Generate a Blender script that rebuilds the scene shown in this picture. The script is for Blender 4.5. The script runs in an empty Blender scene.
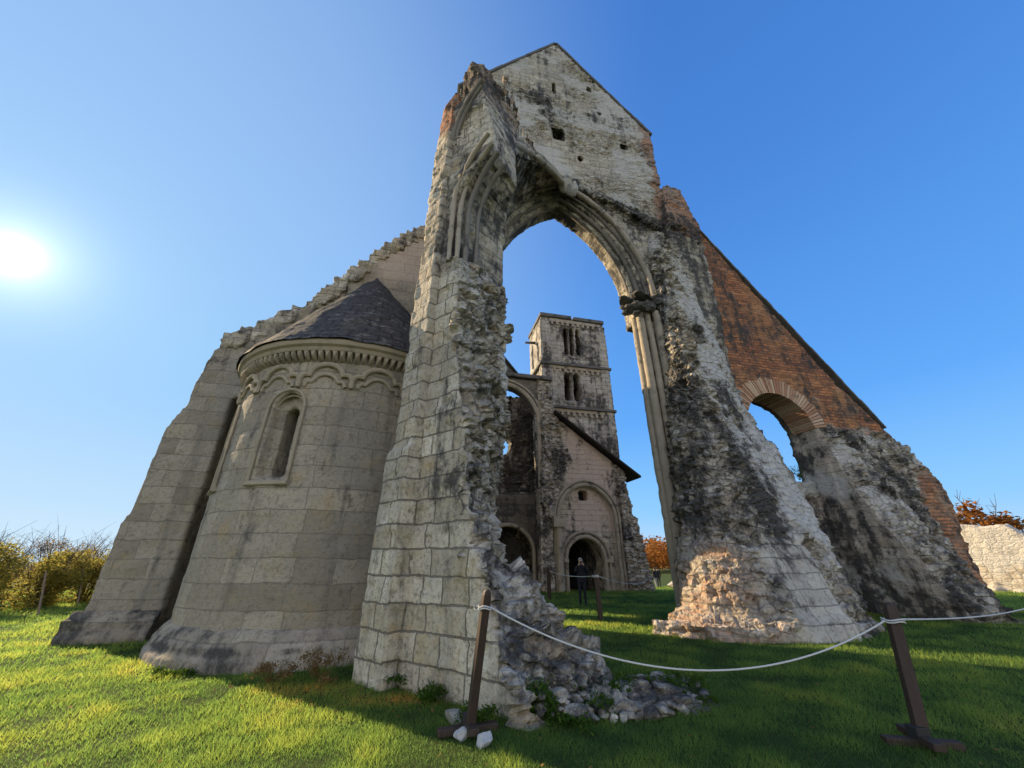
import bpy, bmesh, math, random
import numpy as np
from mathutils import Vector, Matrix, Euler
random.seed(7); RS = np.random.RandomState(11)
SC = bpy.context.scene; COL = SC.collection
PI = math.pi; R = math.radians
ANG = R(13.0)                                   # the church is turned 13 degrees from the view axis
SUN_EL = R(25.7); SUN_AZ = Vector((-0.864, 0.503, 0)).normalized()
SUND = Vector((SUN_AZ.x*math.cos(SUN_EL), SUN_AZ.y*math.cos(SUN_EL), math.sin(SUN_EL)))

# ------------------------------------------------------------------ numpy noise
def _h(ix, iy, iz, s=0):
    n = (ix.astype(np.int64)*374761393 + iy.astype(np.int64)*668265263 + iz.astype(np.int64)*2147483647 + s*974634777) & 0xffffffff
    n = ((n ^ (n >> 13))*1274126177) & 0xffffffff
    n = ((n ^ (n >> 16))*2246822519) & 0xffffffff
    n = n ^ (n >> 15)
    return (n & 0xffffff)/float(0xffffff)
def vnoise(P, s=0):
    P = np.asarray(P, float); I = np.floor(P); f = P-I; f = f*f*(3-2*f); I = I.astype(np.int64)
    r = 0
    for dx in (0, 1):
        wx = f[:, 0] if dx else 1-f[:, 0]
        for dy in (0, 1):
            wy = f[:, 1] if dy else 1-f[:, 1]
            for dz in (0, 1):
                wz = f[:, 2] if dz else 1-f[:, 2]
                r = r + wx*wy*wz*_h(I[:, 0]+dx, I[:, 1]+dy, I[:, 2]+dz, s)
    return r
def fbm(P, s=0, o=4):
    P = np.asarray(P, float); a = .5; r = 0; t = 0
    for k in range(o):
        r = r+a*vnoise(P*2**k+k*7.3, s+k); t += a; a *= .55
    return r/t
def worley(P, s=0, vec=False):
    P = np.asarray(P, float); I = np.floor(P).astype(np.int64)
    F1 = np.full(len(P), 9.); F2 = F1.copy(); ID = np.zeros(len(P)); VV = np.zeros((len(P), 3))
    for dx in (-1, 0, 1):
        for dy in (-1, 0, 1):
            for dz in (-1, 0, 1):
                a, b, c = I[:, 0]+dx, I[:, 1]+dy, I[:, 2]+dz
                q = np.stack([a+_h(a, b, c, s+1), b+_h(a, b, c, s+2), c+_h(a, b, c, s+3)], 1)
                d = np.sqrt(((q-P)**2).sum(1)); h = _h(a, b, c, s+4)
                m = d < F1
                F2 = np.where(m, F1, np.minimum(F2, d)); ID = np.where(m, h, ID); F1 = np.where(m, d, F1)
                if vec: VV = np.where(m[:, None], P-q, VV)
    return (F1, F2, ID, VV) if vec else (F1, F2, ID)
def tilt(ID, VV):                                # every stone gets a broken face of its own slope
    k = (ID*99991).astype(np.int64); d = np.stack([_h(k, k*0, k*0, j) for j in (1, 2, 3)], 1)-.5
    return (VV*d).sum(1)
def sst(a, b, x):
    t = np.clip((x-a)/(b-a), 0, 1); return t*t*(3-2*t)

# ------------------------------------------------------------------ mesh building
class MB:
    def __init__(s): s.v = []; s.f = []; s.m = []
    def add(s, v, f, m=0):
        o = len(s.v); s.v += [tuple(x) for x in v]; s.f += [tuple(i+o for i in q) for q in f]; s.m += [m]*len(f); return s
    def box(s, a, b, m=0):
        (x0, y0, z0), (x1, y1, z1) = a, b
        return s.add([(x0,y0,z0),(x1,y0,z0),(x1,y1,z0),(x0,y1,z0),(x0,y0,z1),(x1,y0,z1),(x1,y1,z1),(x0,y1,z1)],
                     [(0,3,2,1),(4,5,6,7),(0,1,5,4),(1,2,6,5),(2,3,7,6),(3,0,4,7)], m)
    def ext(s, poly, q0, q1, m=0):                # polygon in (p, z) pushed from q0 to q1
        n = len(poly)
        v = [(p, q0, z) for p, z in poly]+[(p, q1, z) for p, z in poly]
        f = [tuple(range(n)), tuple(range(2*n-1, n-1, -1))]+[(i, i+n, (i+1) % n+n, (i+1) % n) for i in range(n)]
        return s.add(v, f, m)
    def loft(s, levels, m=0):                     # [(z, [(p, q)...])...] or lists of 3-D points
        L = [[(a, b, z) for a, b in pl] for z, pl in levels] if not isinstance(levels[0][0], (list, tuple, Vector)) else levels
        n = len(L[0]); v = [x for l in L for x in l]; f = [tuple(range(n-1, -1, -1)), tuple(range((len(L)-1)*n, len(L)*n))]
        for k in range(len(L)-1):
            for i in range(n):
                j = (i+1) % n; f.append((k*n+i, k*n+j, (k+1)*n+j, (k+1)*n+i))
        return s.add(v, f, m)
    def tube(s, pts, r, n=8, closed=False, m=0, sq=1.0):
        pts = [Vector(p) for p in pts]; N = len(pts); o = len(s.v); up0 = None; v = []
        for i, p in enumerate(pts):
            t = (pts[(i+1) % N]-pts[i-1]) if closed else (pts[min(i+1, N-1)]-pts[max(i-1, 0)])
            t.normalize()
            if up0 is None:
                up0 = Vector((0, 0, 1)) if abs(t.z) < .8 else Vector((0, 1, 0))
            a = up0-t*up0.dot(t)
            if a.length < 1e-4: a = t.orthogonal()
            a.normalize(); up0 = a; b = t.cross(a); rr = r[i] if isinstance(r, (list, tuple)) else r
            for k in range(n):
                an = 2*PI*k/n; v.append(p+a*(rr*math.cos(an))+b*(rr*sq*math.sin(an)))
        f = []
        for i in range(N if closed else N-1):
            for k in range(n):
                f.append((i*n+k, i*n+(k+1) % n, ((i+1) % N)*n+(k+1) % n, ((i+1) % N)*n+k))
        if not closed: f += [tuple(range(n-1, -1, -1)), tuple(range((N-1)*n, N*n))]
        return s.add(v, f, m)
    def lathe(s, prof, c=(0, 0), a0=0, a1=2*PI, n=48, m=0):   # [(r, z)...] open profile, closed against the axis side by its own points
        full = abs(a1-a0-2*PI) < 1e-6; k = len(prof); v = []; N = n if full else n+1
        for i in range(N):
            a = a0+(a1-a0)*i/n
            v += [(c[0]+r*math.cos(a), c[1]+r*math.sin(a), z) for r, z in prof]
        f = []
        for i in range(n):
            j = (i+1) % N
            for q in range(k):
                f.append((i*k+q, j*k+q, j*k+(q+1) % k, i*k+(q+1) % k))
        if not full: f += [tuple(range(k)), tuple(range((N-1)*k+k-1, (N-1)*k-1, -1))]
        return s.add(v, f, m)

def link(name, me, parent=None, mats=(), org=(0, 0, 0)):
    o = bpy.data.objects.new(name, me); COL.objects.link(o)
    for m in mats: me.materials.append(m)
    if parent: o.parent = parent
    return o
def build(name, mb, mats, parent=None, smooth=False, bevel=0, org=None):
    me = bpy.data.meshes.new(name)
    me.from_pydata(mb.v, [], mb.f); me.validate()
    bm = bmesh.new(); bm.from_mesh(me); bmesh.ops.recalc_face_normals(bm, faces=bm.faces); bm.to_mesh(me); bm.free()
    if any(mb.m) and len(mb.m) == len(me.polygons): me.polygons.foreach_set('material_index', mb.m)
    if smooth:
        me.polygons.foreach_set('use_smooth', [True]*len(me.polygons)); me.set_sharp_from_angle(angle=R(38))
    if not isinstance(mats, (list, tuple)): mats = [mats]
    o = link(name, me, parent, mats)
    if bevel:
        b = o.modifiers.new('bevel', 'BEVEL'); b.width = bevel; b.segments = 2; b.limit_method = 'ANGLE'
    org = org if org is not None else (ORG.get(parent.name) if parent else None)
    if org: o.location = (-org[0], -org[1], -org[2])
    return o
ORG = {}
def worn(o, amp=.02, sc=3., seed=0):
    P, N = arrays(o.data); P = P+N*((fbm(P*sc, seed, 4)-.5)*2*amp-sst(.6, .75, fbm(P*1.7, seed+3, 3))*amp*2.2)[:, None]
    o.data.vertices.foreach_set('co', np.ascontiguousarray(P, dtype=np.float32).ravel()); o.data.update(); return o
def dense(pts, step=.16):
    out = [Vector(pts[0])]
    for a, b in zip(pts[:-1], pts[1:]):
        a, b = Vector(a), Vector(b); n = max(1, int((b-a).length/step)); out += [a+(b-a)*(i/n) for i in range(1, n+1)]
    return out
def tag(o, label=None, cat=None, group=None, kind=None):
    if label: o['label'] = label
    if cat: o['category'] = cat
    if group: o['group'] = group
    if kind: o['kind'] = kind
    return o
def thing(name, loc, label, cat, rz=0, group=None):
    o = bpy.data.objects.new(name, None); COL.objects.link(o); o.location = loc; o.rotation_euler = (0, 0, rz)
    o.empty_display_size = .3
    return tag(o, label, cat, group)
def evalmesh(o):
    dg = bpy.context.evaluated_depsgraph_get(); dg.update()
    return bpy.data.meshes.new_from_object(o.evaluated_get(dg))
def kill(o):
    me = o.data; bpy.data.objects.remove(o); bpy.data.meshes.remove(me)
def setattr_mesh(me, uvw, mask, stain, lime=None):
    a = me.attributes.new('lime', 'FLOAT', 'POINT'); a.data.foreach_set('value', np.ascontiguousarray(np.zeros(len(stain)) if lime is None else lime, dtype=np.float32))
    a = me.attributes.new('uvw', 'FLOAT_VECTOR', 'POINT'); a.data.foreach_set('vector', np.ascontiguousarray(uvw, dtype=np.float32).ravel())
    a = me.attributes.new('mask', 'FLOAT_COLOR', 'POINT')
    a.data.foreach_set('color', np.ascontiguousarray(np.concatenate([np.clip(mask, 0, 1), np.ones((len(mask), 1))], 1), dtype=np.float32).ravel())
    a = me.attributes.new('stain', 'FLOAT', 'POINT'); a.data.foreach_set('value', np.ascontiguousarray(stain, dtype=np.float32))
def arrays(me):
    n = len(me.vertices); P = np.empty(n*3); me.vertices.foreach_get('co', P); N = np.empty(n*3); me.vertices.foreach_get('normal', N)
    return P.reshape(-1, 3), N.reshape(-1, 3)
FACET_T = np.array([.622, -.783, 0]); FACET_N = np.array([-.783, -.622, 0])
def wall_uv(P, N, facet=False, cyl=None):
    u = np.where(np.abs(N[:, 1]) > np.abs(N[:, 0]), P[:, 0], P[:, 1]+31.7)
    if facet:
        t = P@FACET_T
        u = np.where((N@FACET_N) > .75, t+17, u)
    if cyl:
        a = np.arctan2(P[:, 1]-cyl[1], P[:, 0]-cyl[0]); u = a*cyl[2]
    return np.stack([u, P[:, 2], np.zeros(len(P))], 1)
def solid(name, pieces, voxel, fn, parent, mat, facet=False, cyl=None, amp=1.0, seed=0, label=None, ashlar=(.6, .34)):
    """Pieces (mesh, [cutters]) joined by a voxel remesh, then worn and broken by noise. fn(P, N) -> rubble, brick, plaster, stain"""
    j = bpy.data.meshes.new('j'); bmj = bmesh.new()
    for mb, cuts in pieces:
        me = bpy.data.meshes.new('t'); me.from_pydata(mb.v, [], mb.f)
        b = bmesh.new(); b.from_mesh(me); bmesh.ops.recalc_face_normals(b, faces=b.faces); bmesh.ops.triangulate(b, faces=b.faces); b.to_mesh(me); b.free()
        o = link('t', me)
        cs = []
        for c in cuts:
            cm = bpy.data.meshes.new('c'); cm.from_pydata(c.v, [], c.f)
            b = bmesh.new(); b.from_mesh(cm); bmesh.ops.recalc_face_normals(b, faces=b.faces); b.to_mesh(cm); b.free()
            co = link('c', cm); cs.append(co)
            md = o.modifiers.new('b', 'BOOLEAN'); md.operation = 'DIFFERENCE'; md.solver = 'EXACT'; md.object = co
        m2 = evalmesh(o) if cs else me.copy()
        bmj.from_mesh(m2); bpy.data.meshes.remove(m2)
        for co in cs: kill(co)
        kill(o)
    bmj.to_mesh(j); bmj.free()
    o = link('j', j); md = o.modifiers.new('r', 'REMESH'); md.mode = 'VOXEL'; md.voxel_size = voxel
    me = evalmesh(o); kill(o); me.name = name
    P, N = arrays(me)
    res = [np.broadcast_to(np.asarray(x, float), (len(P),)).copy() for x in fn(P, N)]
    rub, bri, pla, stn = res[:4]; lime = np.clip(res[4], 0, 1) if len(res) > 4 else np.zeros(len(P))
    uv = wall_uv(P, N, facet, cyl)
    d = (fbm(P*1.3, seed, 3)-.5)*.06+(fbm(P*6, seed+5, 4)-.5)*.05-(1-rub)*sst(.60, .75, fbm(P*3.1, seed+6, 3))*.05
    row = np.floor(uv[:, 1]/ashlar[1]); col = np.floor(uv[:, 0]/ashlar[0]+(row % 2)*.5)
    d += (1-rub)*(1-bri)*(1-pla)*(_h(col.astype(int), row.astype(int), row.astype(int)*0, seed)-.5)*.05
    if rub.max() > .02:
        W = P+.12*np.stack([fbm(P*1.7, seed+20+k, 2)-.5 for k in range(3)], 1)
        F1, F2, ID, VV = worley(W/np.array([.33, .33, .20]), seed, True)
        G1, G2, GD, GV = worley(W/np.array([.13, .13, .085]), seed+9, True)
        e1_ = sst(.0, .16, F2-F1); e2_ = sst(0, .2, G2-G1)
        st = e1_*(.06+(ID-.5)*.20+tilt(ID, VV)*.34)+e2_*(.02+(GD-.5)*.055+tilt(GD, GV)*.10)
        big = (fbm(P*.75, seed+3, 4)-.5)*.5; rg = (np.abs(fbm(P*3.3, seed+11, 4)-.5)*2)*.11
        pit = -sst(.58, .72, fbm(P*np.array([1.6, 1.6, 2.4]), seed+4, 3))*.30
        d += np.clip(rub*((st-.06)*(1-.65*lime)-.05+big+rg*(1-.6*lime)+pit*(1-.7*lime)), -.45, .20)
    P2 = P+N*(d*amp)[:, None]
    me.vertices.foreach_set('co', np.ascontiguousarray(P2, dtype=np.float32).ravel())
    setattr_mesh(me, uv, np.stack([rub, bri, pla], 1), stn, lime)
    fv = np.empty(len(me.polygons), dtype=np.int32); me.polygons.foreach_get('loop_start', fv); lv_ = np.empty(len(me.loops), dtype=np.int32); me.loops.foreach_get('vertex_index', lv_)
    me.polygons.foreach_set('use_smooth', (rub[lv_[fv]] < .55).tolist()); me.update()
    o = link(name, me, parent, [mat]); og = ORG.get(parent.name) if parent else None
    if og: o.location = (-og[0], -og[1], -og[2])
    if label: o['label'] = label
    return o

# ------------------------------------------------------------------ node helpers and materials
class NT:
    def __init__(s, name):
        s.m = bpy.data.materials.new(name); s.m.use_nodes = True; s.t = s.m.node_tree; s.t.nodes.clear()
        s.out = s.n('ShaderNodeOutputMaterial')
    def n(s, typ, **k):
        x = s.t.nodes.new(typ)
        for a, b in k.items(): setattr(x, a, b)
        return x
    def l(s, a, b): s.t.links.new(a, b)
    def put(s, sock, v):
        if isinstance(v, bpy.types.NodeSocket): s.l(v, sock)
        else: sock.default_value = v if not (isinstance(v, tuple) and len(v) == 3 and sock.type == 'RGBA') else (*v, 1)
    def mix(s, f, a, b, mode='MIX'):
        x = s.n('ShaderNodeMix', data_type='RGBA', blend_type=mode); x.clamp_factor = True
        s.put(x.inputs[0], f); s.put(x.inputs[6], a); s.put(x.inputs[7], b); return x.outputs[2]
    def math(s, op, a, b=0., c=None, clamp=False):
        x = s.n('ShaderNodeMath', operation=op, use_clamp=clamp); s.put(x.inputs[0], a); s.put(x.inputs[1], b)
        if c is not None: s.put(x.inputs[2], c)
        return x.outputs[0]
    def vmath(s, op, a, b):
        x = s.n('ShaderNodeVectorMath', operation=op); s.put(x.inputs[0], a); s.put(x.inputs[1], b); return x.outputs[0]
    def noise(s, vec, scale, detail=4, rough=.6, dist=0.):
        x = s.n('ShaderNodeTexNoise'); s.put(x.inputs['Vector'], vec); x.inputs['Scale'].default_value = scale
        x.inputs['Detail'].default_value = detail; x.inputs['Roughness'].default_value = rough; x.inputs['Distortion'].default_value = dist
        return x.outputs['Fac'], x.outputs['Color']
    def ramp(s, f, a, b, c0=0., c1=1.):
        x = s.n('ShaderNodeMapRange', interpolation_type='SMOOTHSTEP'); s.put(x.inputs[0], f)
        for i, v in enumerate((a, b, c0, c1)): s.put(x.inputs[i+1], v)
        return x.outputs[0]
    def voro(s, vec, scale, feature='F1', rnd=1.):
        x = s.n('ShaderNodeTexVoronoi', feature=feature); s.put(x.inputs['Vector'], vec); x.inputs['Scale'].default_value = scale
        x.inputs['Randomness'].default_value = rnd; return x
    def coord(s): return s.n('ShaderNodeTexCoord').outputs['Object']
    def attr(s, name): return s.n('ShaderNodeAttribute', attribute_name=name)
    def bsdf(s, col, rough=.9, bump=None, bs=.5, bd=.02, spec=.2, **k):
        x = s.n('ShaderNodeBsdfPrincipled'); s.put(x.inputs['Base Color'], col); s.put(x.inputs['Roughness'], rough)
        x.inputs['Specular IOR Level'].default_value = spec
        for a, b in k.items(): s.put(x.inputs[a], b)
        if bump is not None:
            bm = s.n('ShaderNodeBump'); bm.inputs['Strength'].default_value = bs; bm.inputs['Distance'].default_value = bd
            s.put(bm.inputs['Height'], bump); s.l(bm.outputs[0], x.inputs['Normal'])
        s.l(x.outputs[0], s.out.inputs[0]); return x

def masonry(name, bw=.52, bh=.34, c1=(.50, .43, .315), c2=(.78, .70, .55), grey=(.44, .40, .345), warm=(.56, .36, .14), stain_gain=1.0, mortar=.014, warm_gain=.35, mstr=.8, mcol=(.15, .13, .105)):
    T = NT(name); C = T.coord(); uv = T.attr('uvw').outputs['Vector']
    mk = T.n('ShaderNodeSeparateColor'); T.l(T.attr('mask').outputs['Color'], mk.inputs[0]); mR, mG, mB = mk.outputs[:3]
    st = T.attr('stain').outputs['Fac']
    sk_, _ = T.noise(T.vmath('MULTIPLY', C, (2.6, 2.6, .20)), 1.0, 5, .65); lime = T.attr('lime').outputs['Fac']
    nb, nbc = T.noise(C, .45, 3, .6); nm, nmc = T.noise(C, 2.2, 6, .65); nf, _ = T.noise(C, 14, 6, .7); ng, _ = T.noise(C, 60, 3, .6)
    # ashlar
    wv = T.vmath('ADD', uv, T.vmath('SCALE', T.vmath('SUBTRACT', T.noise(uv, 1.3, 2)[1], (.5, .5, .5)), (0, 0, 0)))
    sc = T.t.nodes[-1]
    for x in T.t.nodes:
        if x.type == 'VECT_MATH' and x.operation == 'SCALE': x.inputs['Scale'].default_value = .10
    j2 = T.n('ShaderNodeVectorMath', operation='MULTIPLY_ADD'); T.l(T.noise(uv, 11, 4, .7)[1], j2.inputs[0]); j2.inputs[1].default_value = (.045, .045, 0); T.l(wv, j2.inputs[2]); wv = j2.outputs[0]
    br = T.n('ShaderNodeTexBrick'); T.l(wv, br.inputs['Vector']); br.inputs['Scale'].default_value = 1
    br.inputs['Color1'].default_value = (0, 0, 0, 1); br.inputs['Color2'].default_value = (1, 1, 1, 1); br.inputs['Mortar'].default_value = (.5, .5, .5, 1)
    br.inputs['Mortar Size'].default_value = mortar; br.inputs['Mortar Smooth'].default_value = .35; br.inputs['Brick Width'].default_value = bw; br.inputs['Row Height'].default_value = bh
    br.offset = .43; br.squash = 1.6; br.squash_frequency = 2
    bsep = T.n('ShaderNodeSeparateColor'); T.l(br.outputs['Color'], bsep.inputs[0]); rnd = bsep.outputs[0]; mort = br.outputs['Fac']
    ash = T.mix(rnd, c1, c2)
    ash = T.mix(T.ramp(nb, .42, .66, 0, .75), ash, grey); ash = T.mix(T.ramp(nf, .46, .68, 0, .6), ash, (.19, .165, .125)); ash = T.mix(T.ramp(T.noise(C, 5.5, 6, .72)[0], .55, .68, 0, .7), ash, (.16, .14, .11))
    ash = T.mix(T.ramp(nm, .52, .74, 0, warm_gain), ash, warm); ash = T.mix(T.ramp(sk_, .50, .68, 0, .55), ash, tuple(v*.55 for v in grey))
    ash = T.mix(T.math('MULTIPLY', mort, mstr), ash, mcol)
    # rubble core
    rv = T.vmath('MULTIPLY', C, (2.6, 2.6, 4.4)); rv = T.vmath('ADD', rv, T.vmath('MULTIPLY', T.vmath('SUBTRACT', nmc, (.5, .5, .5)), (.9, .9, .9)))
    vo = T.voro(rv, 1.0); ve = T.voro(rv, 1.0, 'DISTANCE_TO_EDGE'); vs = T.n('ShaderNodeSeparateColor'); T.l(vo.outputs['Color'], vs.inputs[0])
    rub = T.mix(vs.outputs[0], (.36, .315, .245), (.68, .62, .52)); rub = T.mix(T.ramp(vs.outputs[1], .70, .95, 0, .6), rub, (.40, .29, .17))
    rub = T.mix(T.ramp(nm, .5, .7, 0, .55), rub, (.25, .22, .18))
    rub = T.mix(T.ramp(ve.outputs['Distance'], .10, .0, 0, .75), rub, (.16, .135, .11))
    # bricks
    n0_, _ = T.noise(T.vmath('MULTIPLY', C, (.7, .7, 1.8)), 1.5, 7, .72)
    bk = T.n('ShaderNodeTexBrick'); T.l(wv, bk.inputs['Vector']); bk.inputs['Scale'].default_value = 1
    bk.inputs['Color1'].default_value = (.68, .25, .09, 1); bk.inputs['Color2'].default_value = (.25, .085, .04, 1); bk.inputs['Mortar'].default_value = (.13, .085, .06, 1)
    bk.inputs['Mortar Size'].default_value = .016; bk.inputs['Brick Width'].default_value = .36; bk.inputs['Row Height'].default_value = .135; bk.inputs['Bias'].default_value = -.1
    bri = T.mix(T.ramp(nb, .45, .7, 0, .6), bk.outputs['Color'], (.56, .29, .12))
    bri = T.mix(T.ramp(n0_, .47, .68, 0, .85), bri, (.10, .065, .05)); bri = T.mix(T.ramp(T.noise(C, 1.1, 5, .7)[0], .56, .70, 0, .6), bri, (.52, .40, .27))
    # plaster
    pla = T.mix(nm, (.58, .45, .36), (.68, .56, .47)); pla = T.mix(T.ramp(nf, .5, .75, 0, .35), pla, (.40, .33, .28))
    col = T.mix(mR, ash, rub); col = T.mix(mG, col, bri); col = T.mix(mB, col, pla)
    # lime wash-out and black crust
    n1, _ = T.noise(T.vmath('MULTIPLY', C, (1, 1, .55)), .9, 6, .68); n2, _ = T.noise(C, 3.1, 7, .72)
    wht = T.math('MULTIPLY', T.ramp(n1, .52, .66), T.math('MULTIPLY', mR, .7)); wht = T.math('MAXIMUM', wht, T.math('MULTIPLY', lime, T.ramp(nf, .28, .5, .35, .95))); col = T.mix(wht, col, T.mix(nm, (.50, .475, .43), (.70, .665, .60)))
    nn = T.math('ADD', T.math('MULTIPLY', n1, .42), T.math('ADD', T.math('MULTIPLY', n2, .36), T.math('MULTIPLY', sk_, .22))); nn = T.math('ADD', T.math('MULTIPLY', T.math('SUBTRACT', nn, .5), 1.5), .5)
    thr = T.math('SUBTRACT', .662, T.math('MULTIPLY', T.math('MINIMUM', st, .8), .31))
    blk = T.math('MULTIPLY', T.ramp(T.math('SUBTRACT', nn, thr), -.03, .13), .95*stain_gain)
    col = T.mix(blk, col, T.mix(ng, (.028, .026, .026), (.07, .066, .062)))
    sp = T.ramp(nf, .60, .72, 0, .5); col = T.mix(sp, col, (.14, .125, .105))
    col = T.mix(T.ramp(ng, .35, .75, .0, .35), col, (.22, .2, .17))
    # relief
    h = T.math('MULTIPLY', nf, .55); h = T.math('ADD', h, T.math('MULTIPLY', ng, .22)); h = T.math('ADD', h, T.math('MULTIPLY', nm, .5))
    notr = T.math('SUBTRACT', 1., mB)
    h = T.math('SUBTRACT', h, T.math('MULTIPLY', T.math('MULTIPLY', mort, .55), T.math('SUBTRACT', 1., mR)))
    h = T.math('SUBTRACT', h, T.math('MULTIPLY', bk.outputs['Fac'], T.math('MULTIPLY', mG, .6)))
    h = T.math('ADD', h, T.math('MULTIPLY', T.ramp(ve.outputs['Distance'], 0, .16), T.math('MULTIPLY', mR, .7)))
    T.bsdf(col, .92, h, 1.0, .07, .15)
    return T.m
def plain_stone(name, a, b, scale=3., dark=(.05, .048, .045), dk=.5, bump=.03):
    T = NT(name); C = T.coord(); n, _ = T.noise(C, scale, 6, .65); f, _ = T.noise(C, scale*9, 5, .7); n2, _ = T.noise(C, scale*.6, 6, .7)
    col = T.mix(n, a, b); col = T.mix(T.ramp(n2, .52, .68, 0, dk), col, dark); col = T.mix(T.ramp(f, .55, .75, 0, .4), col, (.13, .12, .1))
    T.bsdf(col, .9, T.math('ADD', n, T.math('MULTIPLY', f, .5)), .9, bump, .15); return T.m
def simple(name, col, rough=.7, var=.25, scale=8, spec=.3):
    T = NT(name); n, _ = T.noise(T.coord(), scale, 5, .6)
    T.bsdf(T.mix(n, tuple(c*(1-var) for c in col), tuple(min(1, c*(1+var)) for c in col)), rough, n, .4, .01, spec); return T.m
def leafy(name, a, b, trans=.45, attr='tint'):
    T = NT(name); f = T.attr(attr).outputs['Fac']; col = T.mix(f, a, b)
    d = T.n('ShaderNodeBsdfDiffuse'); t = T.n('ShaderNodeBsdfTranslucent'); T.put(d.inputs[0], col)
    T.put(t.inputs[0], T.mix(.5, col, tuple(min(1, c*1.5) for c in b))); mx = T.n('ShaderNodeMixShader'); mx.inputs[0].default_value = trans
    T.l(d.outputs[0], mx.inputs[1]); T.l(t.outputs[0], mx.inputs[2]); T.l(mx.outputs[0], T.out.inputs[0]); return T.m

M_STONE = masonry('weathered_limestone')
M_CHOIR = masonry('choir_limestone', .5, .36, (.52, .44, .31), (.82, .73, .57), (.46, .41, .335), (.58, .38, .14), 1.0, .016, .5)
M_APSE = masonry('apse_ashlar', .68, .42, (.30, .25, .185), (.50, .43, .325), (.29, .265, .225), (.48, .33, .15), 1.0, .009, .5, .5, (.24, .21, .17))
M_DARKWALL = masonry('dark_gallery_stone', .6, .34, (.06, .053, .045), (.14, .12, .095), (.05, .047, .043), (.10, .07, .04))
M_FAR = masonry('tower_stone', .7, .38, (.50, .45, .37), (.72, .66, .56), (.44, .41, .37))
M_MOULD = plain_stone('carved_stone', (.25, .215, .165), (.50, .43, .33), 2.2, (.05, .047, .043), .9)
M_APSEMOULD = plain_stone('apse_carving', (.29, .24, .17), (.42, .355, .265), 2.5, (.09, .085, .08), .5)
M_PLINTH = plain_stone('plinth_stone', (.20, .18, .15), (.37, .335, .28), 2.4, (.03, .03, .033), .95)
M_PLINTHDARK = plain_stone('black_plinth_stone', (.07, .065, .062), (.16, .15, .14), 2.5, (.022, .022, .024), .95)
M_BLACKSTONE = plain_stone('blackened_stone', (.09, .085, .08), (.2, .19, .175), 2.5, (.02, .02, .02), .8)
M_DARKMOULD = plain_stone('dark_carved_stone', (.12, .108, .095), (.28, .25, .21), 2.0, (.03, .028, .026), .95)
M_ROCK = plain_stone('rubble_stone', (.24, .225, .20), (.42, .40, .36), 3, (.05, .05, .048), .8)
M_VOID = simple('painted_interior_shade', (.03, .028, .026), .95)  # near-black colour painted in for the shade inside openings
M_TILE = simple('roof_tile_dark', (.045, .036, .032), .85, .4, 20)
M_IRON = simple('dark_iron', (.03, .028, .027), .6)

# ------------------------------------------------------------------ camera
TH = R(25.0)
cam = bpy.data.cameras.new('camera'); cam.sensor_fit = 'HORIZONTAL'; cam.sensor_width = 36; cam.lens = 381*36/1024
cam.clip_start = .05; cam.clip_end = 6000
co = bpy.data.objects.new('camera', cam); COL.objects.link(co); SC.camera = co
co.location = (0, 0, 1.6); co.rotation_euler = (PI/2+TH, 0, 0)

# ------------------------------------------------------------------ world and sun
EXPO = .97
W = bpy.data.worlds.new('World'); SC.world = W; W.use_nodes = True; nt = W.node_tree; nt.nodes.clear()
wo = nt.nodes.new('ShaderNodeOutputWorld'); bg = nt.nodes.new('ShaderNodeBackground'); sky = nt.nodes.new('ShaderNodeTexSky')
sky.sky_type = 'NISHITA'; sky.sun_disc = False; sky.sun_elevation = SUN_EL; sky.sun_rotation = math.atan2(SUN_AZ.x, SUN_AZ.y)
sky.air_density = 1.0; sky.dust_density = .1; sky.ozone_density = 3.0; sky.altitude = 200
def wn(t, **k):
    x = nt.nodes.new(t)
    for a_, b_ in k.items(): setattr(x, a_, b_)
    return x
gm_ = wn('ShaderNodeGamma'); gm_.inputs[1].default_value = .60; nt.links.new(sky.outputs[0], gm_.inputs[0])
tc = wn('ShaderNodeTexCoord'); dp = wn('ShaderNodeVectorMath', operation='DOT_PRODUCT')
dp.inputs[1].default_value = SUND; nt.links.new(tc.outputs['Generated'], dp.inputs[0])
sz = wn('ShaderNodeSeparateXYZ'); nt.links.new(tc.outputs['Generated'], sz.inputs[0])
def mrange(src, a, b, c, d):
    m = wn('ShaderNodeMapRange', interpolation_type='SMOOTHSTEP')
    for i, v in enumerate((a, b, c, d)): m.inputs[i+1].default_value = v
    nt.links.new(src, m.inputs[0]); return m.outputs[0]
def wmix(f, a, b, mode='MIX'):
    m = wn('ShaderNodeMix', data_type='RGBA', blend_type=mode)
    for sk, v in ((m.inputs[0], f), (m.inputs[6], a), (m.inputs[7], b)):
        if isinstance(v, bpy.types.NodeSocket): nt.links.new(v, sk)
        else: sk.default_value = (*v, 1) if isinstance(v, tuple) else v
    return m.outputs[2]
D_ = dp.outputs['Value']; Z_ = sz.outputs[2]; KEXP = 1/(.13*2**EXPO)
def disp(r, g, b): return tuple(((v/255+.055)/1.055)**2.4*KEXP for v in (r, g, b))
rp_ = wn('ShaderNodeValToRGB'); nt.links.new(Z_, rp_.inputs[0]); el = rp_.color_ramp.elements
KS = [(0, (196, 224, 247)), (.10, (140, 198, 250)), (.31, (88, 163, 245)), (.71, (64, 130, 218)), (1, (48, 108, 198))]
el[0].position = 0; el[1].position = 1
for k_ in KS[1:-1]: el.new(k_[0])
for e_, k_ in zip(el, KS): e_.color = (*[v/KEXP for v in disp(*k_[1])], 1)
base = wmix(1.0, rp_.outputs[0], (KEXP,)*3, 'MULTIPLY')
hz = wmix(mrange(Z_, 0, .30, 0, 1), disp(228, 242, 247), disp(186, 220, 247))
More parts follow.
